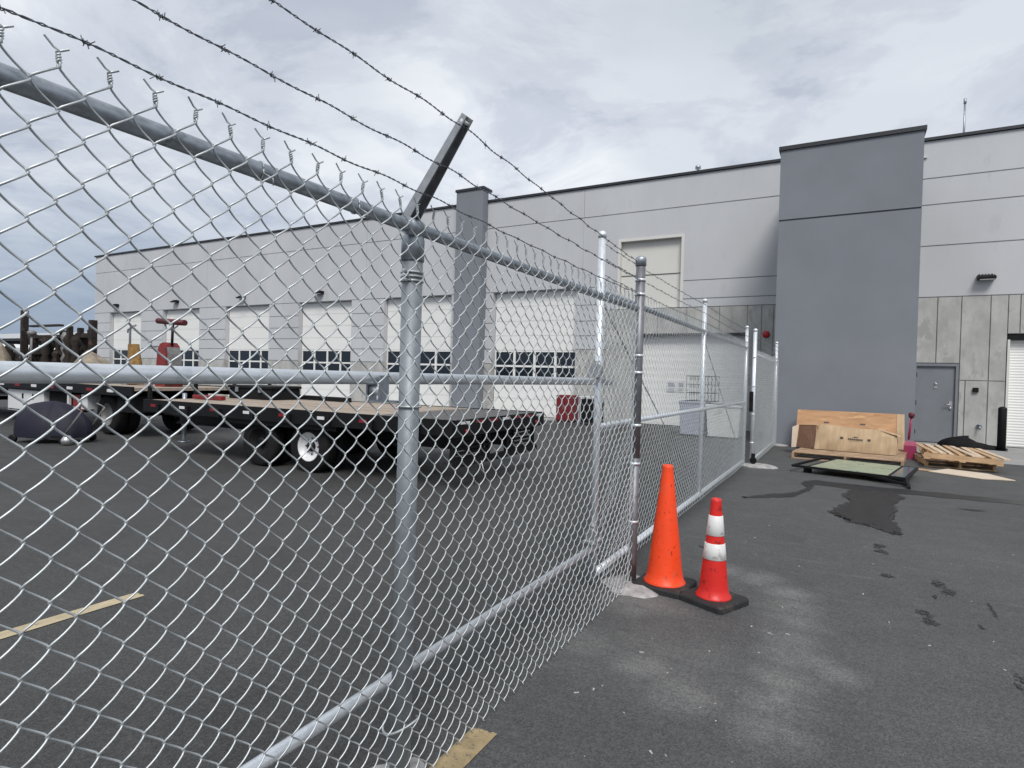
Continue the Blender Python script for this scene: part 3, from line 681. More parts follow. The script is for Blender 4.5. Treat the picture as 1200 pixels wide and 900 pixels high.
# sliding gate behind the fence line
GX = -1.47; GO = (GX, 3.84, 0)
G = thing('sliding_gate', GO, 'chain link sliding gate with long bare tail pipes running behind the fence', 'gate')
def pipe(name, parent, off, a, b, r, m='pipe', n=12):
    mb = MB(); mb.tube([a, b], r, n); return mb.build(name, m, parent, off)
for y, zt in ((3.84,2.42),(7.30,2.40),(10.86,2.39)):
    pipe('upright', G, GO, (GX,y,.06), (GX,y,zt), .026)
    mb = MB(); mb.lathe([(.029,0),(.029,.03),(.02,.045)], (GX,y,zt-.005), 12); mb.build('upright_cap', 'pipe', G, GO)
pipe('top_rail', G, GO, (GX,3.84,2.05), (GX,10.86,2.05), .024, 'galv')
pipe('middle_rail', G, GO, (GX,3.86,1.12), (GX,10.84,1.12), .021)
pipe('bottom_rail', G, GO, (GX,3.84,.10), (GX,10.86,.10), .026)
pipe('tail_rail', G, GO, (GX,-2.7,1.43), (GX,4.08,1.43), .0225)
pipe('tail_rail', G, GO, (GX,-2.7,.285), (GX,3.92,.285), .0225)
pipe('truss_rod', G, GO, (GX-.02,3.90,2.0), (GX-.02,7.26,.16), .006, 'armsteel', 6)
pipe('truss_rod', G, GO, (GX-.02,7.34,2.0), (GX-.02,10.8,.16), .006, 'armsteel', 6)
fabric('mesh_fabric', G, GO, GX+.032, 3.86, 10.84, 2.105, 25, .0865, .0822, .0018, 8, 4)
for z in (1.46,.33):
    mb = MB(); mb.box(GX-.05,GX+.05,3.76,3.92,z,z+.012); mb.lathe([(.045,-.02),(.045,.02)], (GX,3.80,z+.05), 14, axis='y'); mb.box(GX-.012,GX+.012,3.79,3.83,z+.01,z+.11); mb.build('bracket', 'chrome', G, GO)
for i, z in enumerate((2.37,2.27,2.16)):
    barbed(G, GO, [(GX+.02,3.84,z),(GX+.02,7.30,z-.01),(GX+.02,10.86,z-.02)], phase=.05*i, simple=True)
# guide roller bracket on the near post
gr = thing('guide_roller', (-1.40,1.60,0), 'galvanized guide roller bracket wired to the fence post under the pipe', 'bracket')
gro = (-1.40,1.60,0)
mb = MB(); mb.box(-1.50,-1.358,1.605,1.655,1.345,1.352); mb.box(-1.442,-1.436,1.605,1.655,1.352,1.44); mb.box(-1.50,-1.494,1.605,1.655,1.352,1.44); mb.build('bracket_plate', 'galv', gr, gro)
mb = MB(); mb.tube([(GX-.022,1.63,1.386),(GX+.026,1.63,1.386)], .019, 14); mb.build('roller', 'pipe', gr, gro)
mb = MB(); th = [2*math.pi*k/20 for k in range(21)]
mb.tube([(FX-.022+.041*math.cos(a),1.63+.041*math.sin(a),1.335) for a in th], .004, 6); mb.build('clamp_ring', 'wire', gr, gro)
# loose wire hoop and clamp at the post foot
mb = MB(); th = [R(-165+235*k/20) for k in range(21)]
mb.tube([(-1.322+.062*math.cos(a),1.63+.062*math.sin(a),.225+.02*math.cos(a*1.5)) for a in th], .0045, 6)
wl = mb.build('clamp_hoop', 'wire', F1, FO)

# far panel up to the tower
PO = (-1.38, 11.15, 0)
F2 = thing('chain_link_fence', PO, 'narrow chain link panel closing the gap between gate and slate tower', 'fence')
for (x,y,zt) in ((-1.37,11.15,2.36),(-1.40,15.32,2.40)):
    pipe('post', F2, PO, (x,y,-.1), (x,y,zt), .032, 'pipe', 14)
    mb = MB(); mb.lathe([(.036,0),(.036,.03),(.02,.05)], (x,y,zt-.005), 12); mb.build('post_cap', 'pipe', F2, PO)
    for z in (1.9,1.4,.9,.4): ring_band(F2, PO, x, y, z, .0325, .018)
pipe('top_rail', F2, PO, (-1.37,11.15,1.96), (-1.40,15.32,1.96), .021, 'pipe')
pipe('bottom_rail', F2, PO, (-1.37,11.15,.09), (-1.40,15.32,.09), .018, 'pipe')
fabric('mesh_fabric', F2, PO, -1.345, 11.18, 15.28, 2.0, 24, .0865, .0822, .0018, 6, 4)
footing(F2, PO, -1.25, 11.12, .30, .30, .04); footing(F2, PO, -1.28, 15.25, .22, .20, .03)
for i, z in enumerate((2.32,2.22,2.12)): barbed(F2, PO, [(-1.35,11.15,z),(-1.38,15.32,z)], phase=.06*i, simple=True)
mb = MB(); mb.box(-1.42,-1.36,11.02,11.08,.95,1.30); mb.box(-1.40,-1.37,10.98,11.10,1.18,1.22); mb.build('latch', 'black', F2, PO)
mb = MB(); mb.lathe([(.05,-.02),(.06,-.01),(.06,.01),(.05,.02)], (-1.33,11.06,.10), 14, axis='y'); mb.box(-1.36,-1.30,11.03,11.09,.10,.22); mb.build('caster', 'black', F2, PO)

# ------------------------------------------------------------------ traffic cones
def cone(name, loc, rz, label, h, rb, rt_, base, m, bands):
    t = thing(name, loc, label, 'traffic cone', rz=rz)
    mb = MB(); b = base/2; hh = .042
    pts = []
    for sx, sy in ((1,1),(-1,1),(-1,-1),(1,-1)):
        for k in range(5):
            a = math.atan2(sy,sx)-math.pi/4+k*math.pi/8; pts.append((sx*(b-.03)+.03*math.cos(a), sy*(b-.03)+.03*math.sin(a)))
    n = len(pts)
    vs = [(x,y,.001) for x,y in pts]+[(x,y,hh*.75) for x,y in pts]+[(x*.96,y*.96,hh) for x,y in pts]
    mb.add(vs, [tuple(reversed(range(n)))]+[(j*n+i,j*n+(i+1)%n,(j+1)*n+(i+1)%n,(j+1)*n+i) for j in range(2) for i in range(n)]+[tuple(range(2*n,3*n))])
    mb.build('base', 'conebase', t)
    mb = MB(); rad = lambda z: rb+(rt_-rb)*(z-hh)/(h-hh)
    prof = [(rb+.016,hh-.006),(rb+.016,hh+.006),(rb+.004,hh+.016)]
    for k in range(1, 14): z = hh+.016+(h-hh-.03)*k/14; prof.append((rad(z)*(1+random.uniform(-.006,.006)), z))
    prof += [(rt_+.003,h-.02),(rt_+.003,h-.006),(rt_-.006,h),(rt_-.014,h-.004),(rt_-.016,h-.06)]
    mb.lathe(prof, n=40); mb.build('body', m, t)
    for z0, z1 in bands:
        mb = MB(); mb.lathe([(rad(z0)+.001,z0),(rad(z0)+.0035,z0+.002),(rad(z1)+.0035,z1-.002),(rad(z1)+.001,z1)], n=40); mb.build('reflective_band', 'band', t)
    return t
cone('traffic_cone', (-1.055,4.16,0), R(-6), 'tall plain orange traffic cone with scuffed sides on black base', .86, .128, .034, .36, 'orange', [])
cone('traffic_cone', (-.705,4.06,0), R(-24), 'shorter red traffic cone with two white reflective bands', .685, .098, .030, .335, 'conered', [(.29,.395),(.445,.575)])

# ------------------------------------------------------------------ goods in front of the tower
def pallet(name, loc, label, w, l, m, rz=0.0, nslat=7, tilt=(0,0), group=None, h=.13, m2=None, slat_x=True):
    """slats run along local x (w), stringers along local y when slat_x, else swapped"""
    t = thing(name, loc, label, 'pallet', group, rz); t.rotation_euler = (tilt[0], tilt[1], rz)
    m2 = m2 or m
    if slat_x:
        for x in (-w/2+.03, 0, w/2-.03):
            mb = MB(); mb.box(x-.02,x+.02,-l/2+.01,l/2-.01,.019,h-.021); mb.build('stringer', m, t)
        sw = l/nslat
        for i in range(nslat):
            y = -l/2+sw*(i+.5); hw = sw*.5*random.uniform(.55,.75)
            mb = MB(); mb.bbox(-w/2+random.uniform(0,.02),w/2-random.uniform(0,.02),y-hw,y+hw,h-.02,h+random.uniform(-.002,.002),.003); mb.build('slat', m2, t)
        for y in (-l/2+.06,0,l/2-.06):
            mb = MB(); mb.box(-w/2,w/2,y-.045,y+.045,0,.018); mb.build('bottom_board', m, t)
    else:
        for y in (-l/2+.03, 0, l/2-.03):
            mb = MB(); mb.box(-w/2+.01,w/2-.01,y-.02,y+.02,.019,h-.021); mb.build('stringer', m, t)
        sw = w/nslat
        for i in range(nslat):
            x = -w/2+sw*(i+.5); hw = sw*.5*random.uniform(.5,.68)
            mb = MB(); mb.bbox(-hw,hw,-l/2+random.uniform(0,.06),l/2-random.uniform(0,.06),h-.02,h+random.uniform(-.002,.002),.003); o = mb.build('slat', m2 if i % 3 else m, t); o.location = (x,0,random.uniform(0,.004)); o.rotation_euler = (0,random.uniform(-.02,.02),R(5)+random.uniform(-.04,.04))
        for x in (-w/2+.06,0,w/2-.06):
            mb = MB(); mb.box(x-.045,x+.045,-l/2,l/2,0,.018); mb.build('bottom_board', m, t)
    return t
pallet('wooden_pallet', (.20,13.95,0), 'long low wooden pallet under the cardboard against the slate tower', 1.85, 2.5, 'palletred', R(-6), 9, m2='palletred')
# leaning plywood sheet
pw = thing('plywood_sheet', (.12,14.78,.14), 'orange plywood sheet with two slots leaning on the slate tower', 'plywood'); pw.rotation_euler = (R(-30),0,R(-1.5))
mb = MB(); w2, hh = 1.03, .84
def slab(mb, xs, zs, y0, y1, holes):
    for i in range(len(xs)-1):
        for k in range(len(zs)-1):
            if (i,k) in holes: continue
            mb.box(xs[i],xs[i+1],y0,y1,zs[k],zs[k+1])
vs_x = [-1.03,-.48,-.38,.22,.32,1.03]; vs_z = [0,.52,.56,.84]
def plate_with_holes(xs, zs, y0, y1, holes):
    mb = MB(); nx, nz = len(xs), len(zs)
    vid = lambda i,k,s: (k*nx+i)*2+s
    vs = [(x,y,z) for z in zs for x in xs for y in (y0,y1)]; fs = []
    solid = lambda i,k: 0 <= i < nx-1 and 0 <= k < nz-1 and (i,k) not in holes
    for i in range(nx-1):
        for k in range(nz-1):
            if not solid(i,k): continue
            fs.append((vid(i,k,0),vid(i+1,k,0),vid(i+1,k+1,0),vid(i,k+1,0))); fs.append((vid(i,k,1),vid(i,k+1,1),vid(i+1,k+1,1),vid(i+1,k,1)))
            if not solid(i-1,k): fs.append((vid(i,k,0),vid(i,k+1,0),vid(i,k+1,1),vid(i,k,1)))
            if not solid(i+1,k): fs.append((vid(i+1,k,0),vid(i+1,k,1),vid(i+1,k+1,1),vid(i+1,k+1,0)))
            if not solid(i,k-1): fs.append((vid(i,k,0),vid(i,k,1),vid(i+1,k,1),vid(i+1,k,0)))
            if not solid(i,k+1): fs.append((vid(i,k+1,0),vid(i+1,k+1,0),vid(i+1,k+1,1),vid(i,k+1,1)))
    return mb.add(vs, fs)
plate_with_holes(vs_x, vs_z, 0, .018, {(1,1),(3,1)}).build('sheet', 'ply', pw)
mb = MB(); mb.box(.90,1.035,-.012,-.002,.0,.83); mb.build('edge_batten', 'card', pw)
# big cardboard carton, slumped
cb = thing('cardboard_carton', (.22,13.55,.133), 'large slumped cardboard carton with dark print lying on pallet', 'carton', rz=R(-7))
def grid(nx, nz, fn):
    vs = [fn(i/nx, k/nz) for k in range(nz+1) for i in range(nx+1)]
    return vs, [(k*(nx+1)+i, k*(nx+1)+i+1, (k+1)*(nx+1)+i+1, (k+1)*(nx+1)+i) for k in range(nz) for i in range(nx)]
def slump(u, v):
    x = -.70+1.40*u+.03*math.sin(v*3)*(u-.5)+.05*v*(u<.01)
    bow = .035*math.sin(math.pi*v)*math.sin(math.pi*min(1, max(0, u)))**.5
    z = .005+(.50-.05*u+.012*math.sin(u*9))*v
    if u > .72 and v > .8: z -= .05*(u-.72)/.28
    y = -.05-bow+.17*v**1.2+.012*math.sin(u*14+v*4)+.016*abs(math.sin(u*5.5+v*2.2))+.012*abs(math.sin(v*6-u*9))
    return x, y, z
mb = MB(); vs, fs = grid(28, 14, slump); mb.add(vs, fs, True)
vs2 = [(x, y+.004, z) for x, y, z in vs]; mb.add(vs2, [tuple(reversed(f)) for f in fs], True)
mb.build('front_panel', 'card', cb)
def top_fn(u, v): x, y, z = slump(u, 1); return x, y+.46*v, z+.02*math.sin(math.pi*v)-.22*v
mb = MB(); vs, fs = grid(20, 6, top_fn); mb.add(vs, fs, True); mb.build('top_panel', 'card', cb)
mb = MB(); mb.add([slump(1,0),(.72,.42,.005),(.70,.55,.16),slump(1,1)], [(0,1,2,3)]); mb.build('end_panel', 'card', cb)
mb = MB(); a = slump(.84,1); b_ = slump(1,.98); mb.add([slump(.78,1.0),(a[0]+.28,a[1]-.10,a[2]-.085),(a[0]+.30,a[1]-.02,a[2]-.075),(slump(.78,1)[0],slump(.78,1)[1]+.1,slump(.78,1)[2]+.02)],[(0,1,2,3)]); mb.build('torn_flap', 'card', cb)
# open left end: brown inside, bent flaps
mb = MB(); mb.add([(-.70,-.02,.005),(-1.06,.10,.005),(-1.04,.24,.46),(-.70,.20,.48)], [(0,1,2,3)]); mb.add([(-.69,.0,.0),(-.69,.45,.0),(-.69,.45,.40),(-.69,.22,.48)], [(0,1,2,3)]); mb.build('open_end', 'cardin', cb)
mb = MB(); mb.add([(-1.06,.08,.0),(-1.13,-.04,.0),(-1.14,.06,.42),(-1.05,.22,.47)], [(0,1,2,3)]); mb.build('end_flap', 'boardpale', cb)
mb = MB(); mb.add([(-1.05,.22,.465),(-.72,.18,.50),(-.66,.20,.515),(-.66,.30,.52),(-1.03,.34,.46)], [(0,1,2,3,4)]); mb.build('end_flap', 'card', cb)
# dark print on the front panel: two square marks, a row of blocks and a small arch
def on_panel(u0, u1, v0, v1, mbx, nn=4):
    vs, fs = grid(nn, 3, lambda a, b: (lambda q: (q[0], q[1]-.006, q[2]))(slump(u0+(u1-u0)*a, v0+(v1-v0)*b))); mbx.add(vs, fs)
for u0 in (.33,.66):
    pm = MB(); on_panel(u0,u0+.037,.50,.59,pm); pm.build('printed_mark', 'ink', cb)
pm = MB()
for k in range(8): on_panel(.425+k*.023,.443+k*.023,.50,.565,pm,2)
pm.build('printed_mark', 'ink', cb, kind='stuff'); pm = MB(); on_panel(.43,.60,.455,.462,pm); pm.build('printed_mark', 'ink', cb); pm = MB(); on_panel(.48,.55,.61,.625,pm); on_panel(.50,.53,.62,.65,pm); pm.build('printed_mark', 'ink', cb)
# lobby dustpan
dp = thing('lobby_dustpan', (1.22,14.45,0), 'magenta long-handled dustpan standing between plywood and pallets', 'dustpan')
mb = MB(); mb.prism([(-.11,-.10),(.11,-.10),(.10,.10),(-.10,.10)], .0, .27, lambda p, z: (p[0]*(1-.15*z), p[1]+.1*z, z)); mb.build('pan', 'pink', dp)
mb = MB(); mb.prism([(-.11,-.10),(.11,-.10),(.09,.09),(-.09,.09)], .27, .35, lambda p, z: (p[0]*(1-1.6*(z-.27)), p[1]+.1*z, z)); mb.build('pan_hood', 'pinkpale', dp)
mb = MB(); mb.tube([(-.02,.05,.38),(.02,.10,.88)], .022, 10); mb.build('handle', 'pink', dp)
mb = MB(); mb.tube([(.015,.09,.83),(.02,.10,.90),(.03,.10,.93)], [.045,.06,.035], 12); mb.build('grip', 'maroon', dp)
# glazed frame lying on blocks
gf = thing('glazed_frame', (.24,11.25,0), 'dark metal frame with dusty green glass lying on blocks', 'window frame', rz=R(-15))
def bar(name, m, a, b, w=.035, h=.035, parent=gf):
    a, b = Vector(a), Vector(b); d = (b-a).normalized(); s = d.cross(Vector((0,0,1))).normalized()*w/2; u = Vector((0,0,h/2))
    mb = MB(); vs = [p+q for p in (a,b) for q in (-s-u, s-u, s+u, -s+u)]
    mb.add(vs, [(0,1,2,3),(7,6,5,4)]+[(i,4+i,4+(i+1)%4,(i+1)%4) for i in range(4)]); return mb.build(name, m, parent)
zt = .10
for p, q in (((-.80,-.62,zt),(.80,-.62,zt)),((-.72,.62,zt+.03),(.72,.62,zt+.03)),((-.80,-.62,zt),(-.72,.62,zt+.03)),((.80,-.62,zt),(.72,.62,zt+.03)),
             ((-.56,-.62,zt),(-.48,.62,zt+.03)),((.58,-.62,zt),(.52,.62,zt+.03)),((.80,-.62,zt),(.90,-.95,.02)),((.30,-.62,zt),(.88,-.80,.03))):
    bar('frame_bar', 'black', p, q)
mb = MB(); mb.prism([(-.53,-.60),(.56,-.60),(.50,.60),(-.46,.60)], zt, zt+.008, lambda p, z: (p[0],p[1],z+.012+.024*(p[1]+.6)/1.2)); mb.build('glass', 'greenglass', gf)
mb = MB(); mb.prism([(.60,-.60),(.775,-.60),(.70,.60),(.54,.60)], zt, zt+.008, lambda p, z: (p[0],p[1],z+.012+.024*(p[1]+.6)/1.2)); mb.build('glass', 'darkglass', gf)
for x, y in ((-.6,-.5),(.5,-.5),(-.5,.5),(.5,.5)):
    mb = MB(); mb.box(x-.05,x+.05,y-.05,y+.05,0,zt-.018); mb.build('support_block', 'blackmatte', gf)
# stacked pallets and loose boards
pallet('wooden_pallet', (1.84,13.95,0), 'lower orange-brown wooden pallet of the stack near the service door', 1.05, 1.35, 'pallet', R(4), 7, m2='palletred')
pallet('wooden_pallet', (1.93,13.95,.150), 'upper pale slatted pallet crookedly topping the stack near the service door', 1.15, 1.9, 'pallet', R(-3), 8, (R(0),R(1.5)), m2='palletpale', slat_x=False)
for (x, y, z, rz, l, lab) in ((1.62,13.22,.137,R(8),.6,'short reddish board stuck between the two stacked pallets'),(2.15,13.30,.137,R(-14),.55,'skewed reddish board end poking from the right of stacked pallets')):
    mb = MB(); mb.bbox(-l/2,l/2,-.05,.05,0,.012,.003); o = mb.build('loose_board', 'palletred'); o.location = (x,y,z); o.rotation_euler = (0,0,rz)
    tag(o, lab, 'board')
mb = MB(); mb.prism([(1.33,12.40),(1.98,11.99),(2.44,12.14),(2.40,12.22),(2.2,12.75),(1.67,13.02)], .006, .018); o = mb.build('flat_board', 'boardpale')
tag(o, 'thin pale board with pointed corner lying flat before stacked pallets', 'board')
mb = MB(); mb.prism([(1.10,12.55),(1.45,12.40),(1.50,12.6),(1.12,12.8)], .004, .016); o = mb.build('flat_board', 'palletred')
tag(o, 'small brown board scrap on asphalt between both pallet piles', 'board')
# bollard and black sheeting by the roller door
bo = thing('bollard', (3.32,17.95,0), 'black steel bollard standing before the white roller door', 'bollard')
mb = MB(); mb.lathe([(.085,0),(.085,1.0),(.078,1.025),(.05,1.045),(.01,1.055)], n=24); mb.build('pipe', 'black', bo)
mb = MB(); mb.lathe([(.13,0),(.13,.015),(.12,.02)], n=24); mb.build('base_plate', 'blackmatte', bo)
def heap(u, v):
    a = 2*math.pi*u; r = math.sin(math.pi*v/2)
    k = 1+.18*math.sin(3*a+1)+.10*math.sin(7*a)
    return .62*r*k*math.cos(a), .30*r*k*math.sin(a), .20*math.cos(math.pi*v/2)*(1+.5*math.cos(a+2.6))+.012*math.sin(9*a)*r
mb = MB(); vs, fs = grid(30, 8, heap); mb.add(vs, [tuple(reversed(f)) for f in fs], True); o = mb.build('black_sheeting', 'blackmatte'); o.location = (2.72,18.1,.012)
tag(o, 'crumpled black sheeting heaped against wall beside the bollard', 'sheeting')

# ------------------------------------------------------------------ things behind the gate
def bin_(name, loc, label, w, d, h, m, rz=0):
    t = thing(name, loc, label, 'bin', rz=rz)
    mb = MB(); mb.prism([(-w/2,-d/2),(w/2,-d/2),(w/2,d/2),(-w/2,d/2)], .05, h, lambda p, z: (p[0]*(.86+.14*z/h), p[1]*(.86+.14*z/h), z)); mb.build('body', m, t)
    mb = MB(); mb.bbox(-w/2-.02,w/2+.02,-d/2-.02,d/2+.02,h-.05,h,.012); mb.build('rim', m, t)
    for x in (-w/2+.1, w/2-.1):
        mb = MB(); mb.box(x-.05,x+.05,-d/2+.06,d/2-.06,0,.06); mb.build('skid', 'black', t)
    return t
bin_('plastic_bin', (-3.45,16.25,0), 'blue-grey plastic bin with wire cage on it behind the gate', .68, .7, .93, 'greybin')
bin_('plastic_bin', (-2.65,16.2,0), 'white plastic bin beside the slate tower behind the gate', .85, .8, .87, 'whitebin')
wc = thing('wire_cage', (-3.25,16.2,.93), 'open wire mesh cage resting on the blue-grey bin', 'cage')
for i in range(9):
    for y in (-.3,.3):
        mb = MB(); x = -.36+.09*i; mb.tube([(x,y,0),(x,y,.66)], .006, 5); mb.build('wire_bar', 'black', wc)
for z in (.004,.22,.44,.66):
    mb = MB()
    mb.tube([(-.36,-.3,z),(.36,-.3,z)], .008, 5); mb.tube([(-.36,.3,z),(.36,.3,z)], .008, 5); mb.tube([(-.36,-.3,z),(-.36,.3,z)], .008, 5); mb.tube([(.36,-.3,z),(.36,.3,z)], .008, 5)
    mb.build('cage_ring', 'black', wc)
rc = thing('red_cabinet', (-7.95,18.05,0), 'dark red steel cabinet standing before the last white bay door', 'cabinet')
mb = MB(); mb.bbox(-.31,.31,-.25,.25,.04,.88,.012); mb.build('body', 'redcab', rc)
for x in (-.155,.155):
    mb = MB(); mb.box(x-.145,x+.145,-.262,-.251,.08,.85); d_ = mb.build('door', 'redcab', rc); mb = MB(); mb.box(x-.01+(.1 if x<0 else -.1),x+.01+(.1 if x<0 else -.1),-.275,-.262,.42,.56); mb.build('handle', 'chrome', d_)
mb = MB(); mb.box(-.29,.29,-.23,.23,0,.04); mb.build('plinth', 'black', rc)
dc = thing('black_rack', (-6.85,17.35,0), 'black equipment rack with white top rail beside the red cabinet', 'rack')
mb = MB(); mb.box(-.26,.26,-.2,.2,.08,.80); mb.build('body', 'blackmatte', dc)
for x in (-.30,.30):
    for y in (-.24,.24):
        mb = MB(); mb.box(x-.02,x+.02,y-.02,y+.02,0,.86); mb.build('leg', 'greybin' if x < 0 else 'black', dc)
mb = MB(); mb.box(-.34,.34,-.26,.26,.86,.89); mb.build('top_rail', 'truckwhite', dc)

# ------------------------------------------------------------------ flatbed trailer (rear towards the fence)
T = thing('flatbed_trailer', (-4.1,7.2,0), 'black deck-over flatbed trailer with wooden planks and white wheels', 'trailer', rz=R(2.5))
ZD = .89; HW = 1.28; LEN = 6.15                                      # local: rear at x=0, front at -x
nP = 12; pwid = 2*HW/nP
for i in range(nP):
    mb = MB(); mb.box(-LEN,-1.35,-HW+pwid*i+.006,-HW+pwid*(i+1)-.006,ZD-.045,ZD+random.uniform(-.004,.004)); mb.build('plank', 'deck', T)
for y in (-HW,HW):
    mb = MB(); mb.box(-LEN,-.02,y-.03,y+.03,ZD-.19,ZD+.006); sr = mb.build('side_rail', 'black', T)
    for k in range(8):
        sgn = -1 if y < 0 else 1
        x = -LEN+.2+k*.74
        mb = MB(); mb.box(x,x+.13,y+sgn*.0305,y+sgn*.034,ZD-.105,ZD-.062); mb.build('reflector', 'tape_white' if k % 2 else 'tape_red', sr)
        mb = MB(); mb.box(x+.2,x+.25,y+sgn*.031,y+sgn*.07,ZD-.19,ZD-.06); mb.build('stake_pocket', 'black', sr)
for y in (-.45,.45):
    mb = MB(); mb.box(-LEN-.3,-.1,y-.07,y+.07,ZD-.46,ZD-.43); mb.box(-LEN-.3,-.1,y-.012,y+.012,ZD-.43,ZD-.22); mb.box(-LEN-.3,-.1,y-.07,y+.07,ZD-.22,ZD-.19); mb.build('main_beam', 'black', T)
for k in range(10):
    mb = MB(); x = -LEN+.1+k*.6; mb.box(x,x+.06,-HW+.03,HW-.03,ZD-.15,ZD-.05); mb.build('cross_member', 'black', T)
# rear grate, bumper, lights
for k in range(14):
    mb = MB(); x = -1.32+k*.095; mb.box(x,x+.045,-HW+.035,HW-.035,ZD-.05,ZD-.004); mb.build('grate_bar', 'grate', T)
mb = MB(); mb.box(-.06,.0,-HW-.03,HW+.03,ZD-.20,ZD+.008); rbp = mb.build('rear_beam', 'black', T)
for k in range(7):
    y = -HW+.06+k*.37
    mb = MB(); mb.box(.001,.005,y,y+.22,ZD-.045,ZD-.012); mb.build('reflector', 'tape_red' if k % 3 else 'tape_white', rbp)
for y in (-1.08,1.0):
    mb = MB(); mb.lathe([(.035,0),(.03,.015),(.015,.02)], (0,0,0), 14); o = mb.build('tail_light', 'tape_red', rbp); o.location = (.003,y,ZD-.14); o.rotation_euler = (0,R(90),0)
for y0, y1 in ((-1.2,-.25),(.25,1.2)):                                 # folded ramps hanging at the back
    mb = MB(); mb.box(-.16,-.11,y0,y0+.06,.36,ZD-.2); mb.box(-.16,-.11,y1-.06,y1,.36,ZD-.2)
    for k in range(6): z = .38+k*.06; mb.box(-.155,-.115,y0+.06,y1-.06,z,z+.035)
    mb.build('loading_ramp', 'black', T)
mb = MB(); mb.box(-.12,-.06,-1.2,1.2,.30,.38); mb.build('bumper_bar', 'black', T)
mb = MB(); mb.lathe([(.02,-.006),(.09,-.004),(.09,.004),(.02,.006)], (0,0,0), 16); o = mb.build('hanging_plate', 'tape_white', T); o.location = (-.05,-.55,.245); o.rotation_euler = (0,R(75),R(30))
mb = MB(); mb.tube([(-.09,-.55,.31),(-.05,-.55,.30)], .01, 6); mb.build('plate_hanger', 'black', T)
# axles and dual wheels
def wheel_mesh(R_, w):
    mb = MB(); mb.lathe([(R_*.56,-w/2),(R_*.88,-w/2),(R_*.97,-w/2+.02),(R_,-w*.3),(R_,w*.3),(R_*.97,w/2-.02),(R_*.88,w/2),(R_*.56,w/2)], n=28, axis='y', caps=False); return mb
def rim_mesh(R_, w, face):
    mb = MB(); s = face
    mb.lathe([(R_*.57,s*w*.46),(R_*.54,s*w*.46),(R_*.50,s*w*.30),(R_*.34,s*w*.12),(R_*.22,s*w*.16),(R_*.02,s*w*.16)] if s < 0 else
             [(R_*.02,s*w*.16),(R_*.22,s*w*.16),(R_*.34,s*w*.12),(R_*.50,s*w*.30),(R_*.54,s*w*.46),(R_*.57,s*w*.46)], n=24, axis='y', caps=False); return mb
WR = .37
for ax in (-2.55,-3.55):
    mb = MB(); mb.tube([(ax,-1.0,WR),(ax,1.0,WR)], .06, 12); mb.build('axle', 'black', T)
    mb = MB(); mb.box(ax-.42,ax+.42,-.52,-.46,WR+.08,WR+.13); mb.box(ax-.42,ax+.42,.46,.52,WR+.08,WR+.13); mb.build('leaf_spring', 'black', T)
    for sgn in (-1,1):
        for y in (1.06,.80):
            wl = wheel_mesh(WR,.225).build('wheel', 'rubber', T); wl.location = (ax,sgn*y,WR)
            rm = rim_mesh(WR,.225,sgn).build('rim', 'rim' if ax > -3 else 'rubber', wl)
            mb = MB(); mb.lathe([(.075,0),(.07,sgn*.05),(.03,sgn*.065)] if sgn > 0 else [(.03,-.065),(.07,-.05),(.075,0)], (0,sgn*.02,0), 14, axis='y')
            for k in range(8):
                a = k*math.pi/4; mb.lathe([(.012,-.012),(.012,.012)], (.115*math.cos(a),sgn*.028,.115*math.sin(a)), 6, axis='y')
            mb.build('hub', 'black', wl)
for y in (-HW+.04,HW-.04):
    mb = MB(); mb.box(-4.15,-1.95,y-.02,y+.02,ZD-.26,ZD-.19); mb.build('wheel_valance', 'black', T)
# front: headboard rail, drawbar, jack
mb = MB()
for y in (-HW+.05,-.4,.4,HW-.05): mb.box(-LEN+.02,-LEN+.07,y-.025,y+.025,ZD,ZD+.26)
mb.box(-LEN+.021,-LEN+.069,-HW+.02,HW-.02,ZD+.26,ZD+.31); mb.build('front_rail', 'black', T)
mb = MB()
for s in (-1,1): mb.tube([(-LEN-.02,s*.45,ZD-.33),(-LEN-1.35,s*.05,ZD-.33)], .05, 8)
mb.build('drawbar', 'black', T)
mb = MB(); mb.tube([(-LEN-.85,.0,.03),(-LEN-.85,.0,.95)], .04, 10); mb.lathe([(.11,0),(.11,.02)], (-LEN-.85,0,.005), 12); mb.build('jack', 'galv', T)
# timber load remains at the front of the deck
for (x,y,l,w,h,m,rz,lab) in ((-9.75,6.5,.7,.12,.07,'redpaint',.1,'short red steel beam lying on the trailer deck front'),(-8.9,8.0,2.2,.09,.08,'black',-.05,'long black steel bar lying along the far trailer edge')):
    mb = MB(); mb.bbox(-l/2,l/2,-w/2,w/2,0,h,.01); o = mb.build('steel_beam', m); o.location = (x,y,ZD+.006); o.rotation_euler = (0,0,rz); tag(o, lab, 'beam')

tbx = thing('job_box', (-9.55,7.5,ZD+.006), 'low black job box standing on the trailer deck front', 'box', rz=R(3))
mb = MB(); mb.bbox(-.55,.55,-.35,.35,0,.20,.012); mb.build('body', 'blackmatte', tbx)
mb = MB(); mb.bbox(-.57,.57,-.37,.37,.20,.25,.012); mb.build('lid', 'black', tbx)
for x in (-.3,.3):
    mb = MB(); mb.box(x-.04,x+.04,-.385,-.371,.13,.22); mb.build('latch', 'chrome', tbx)

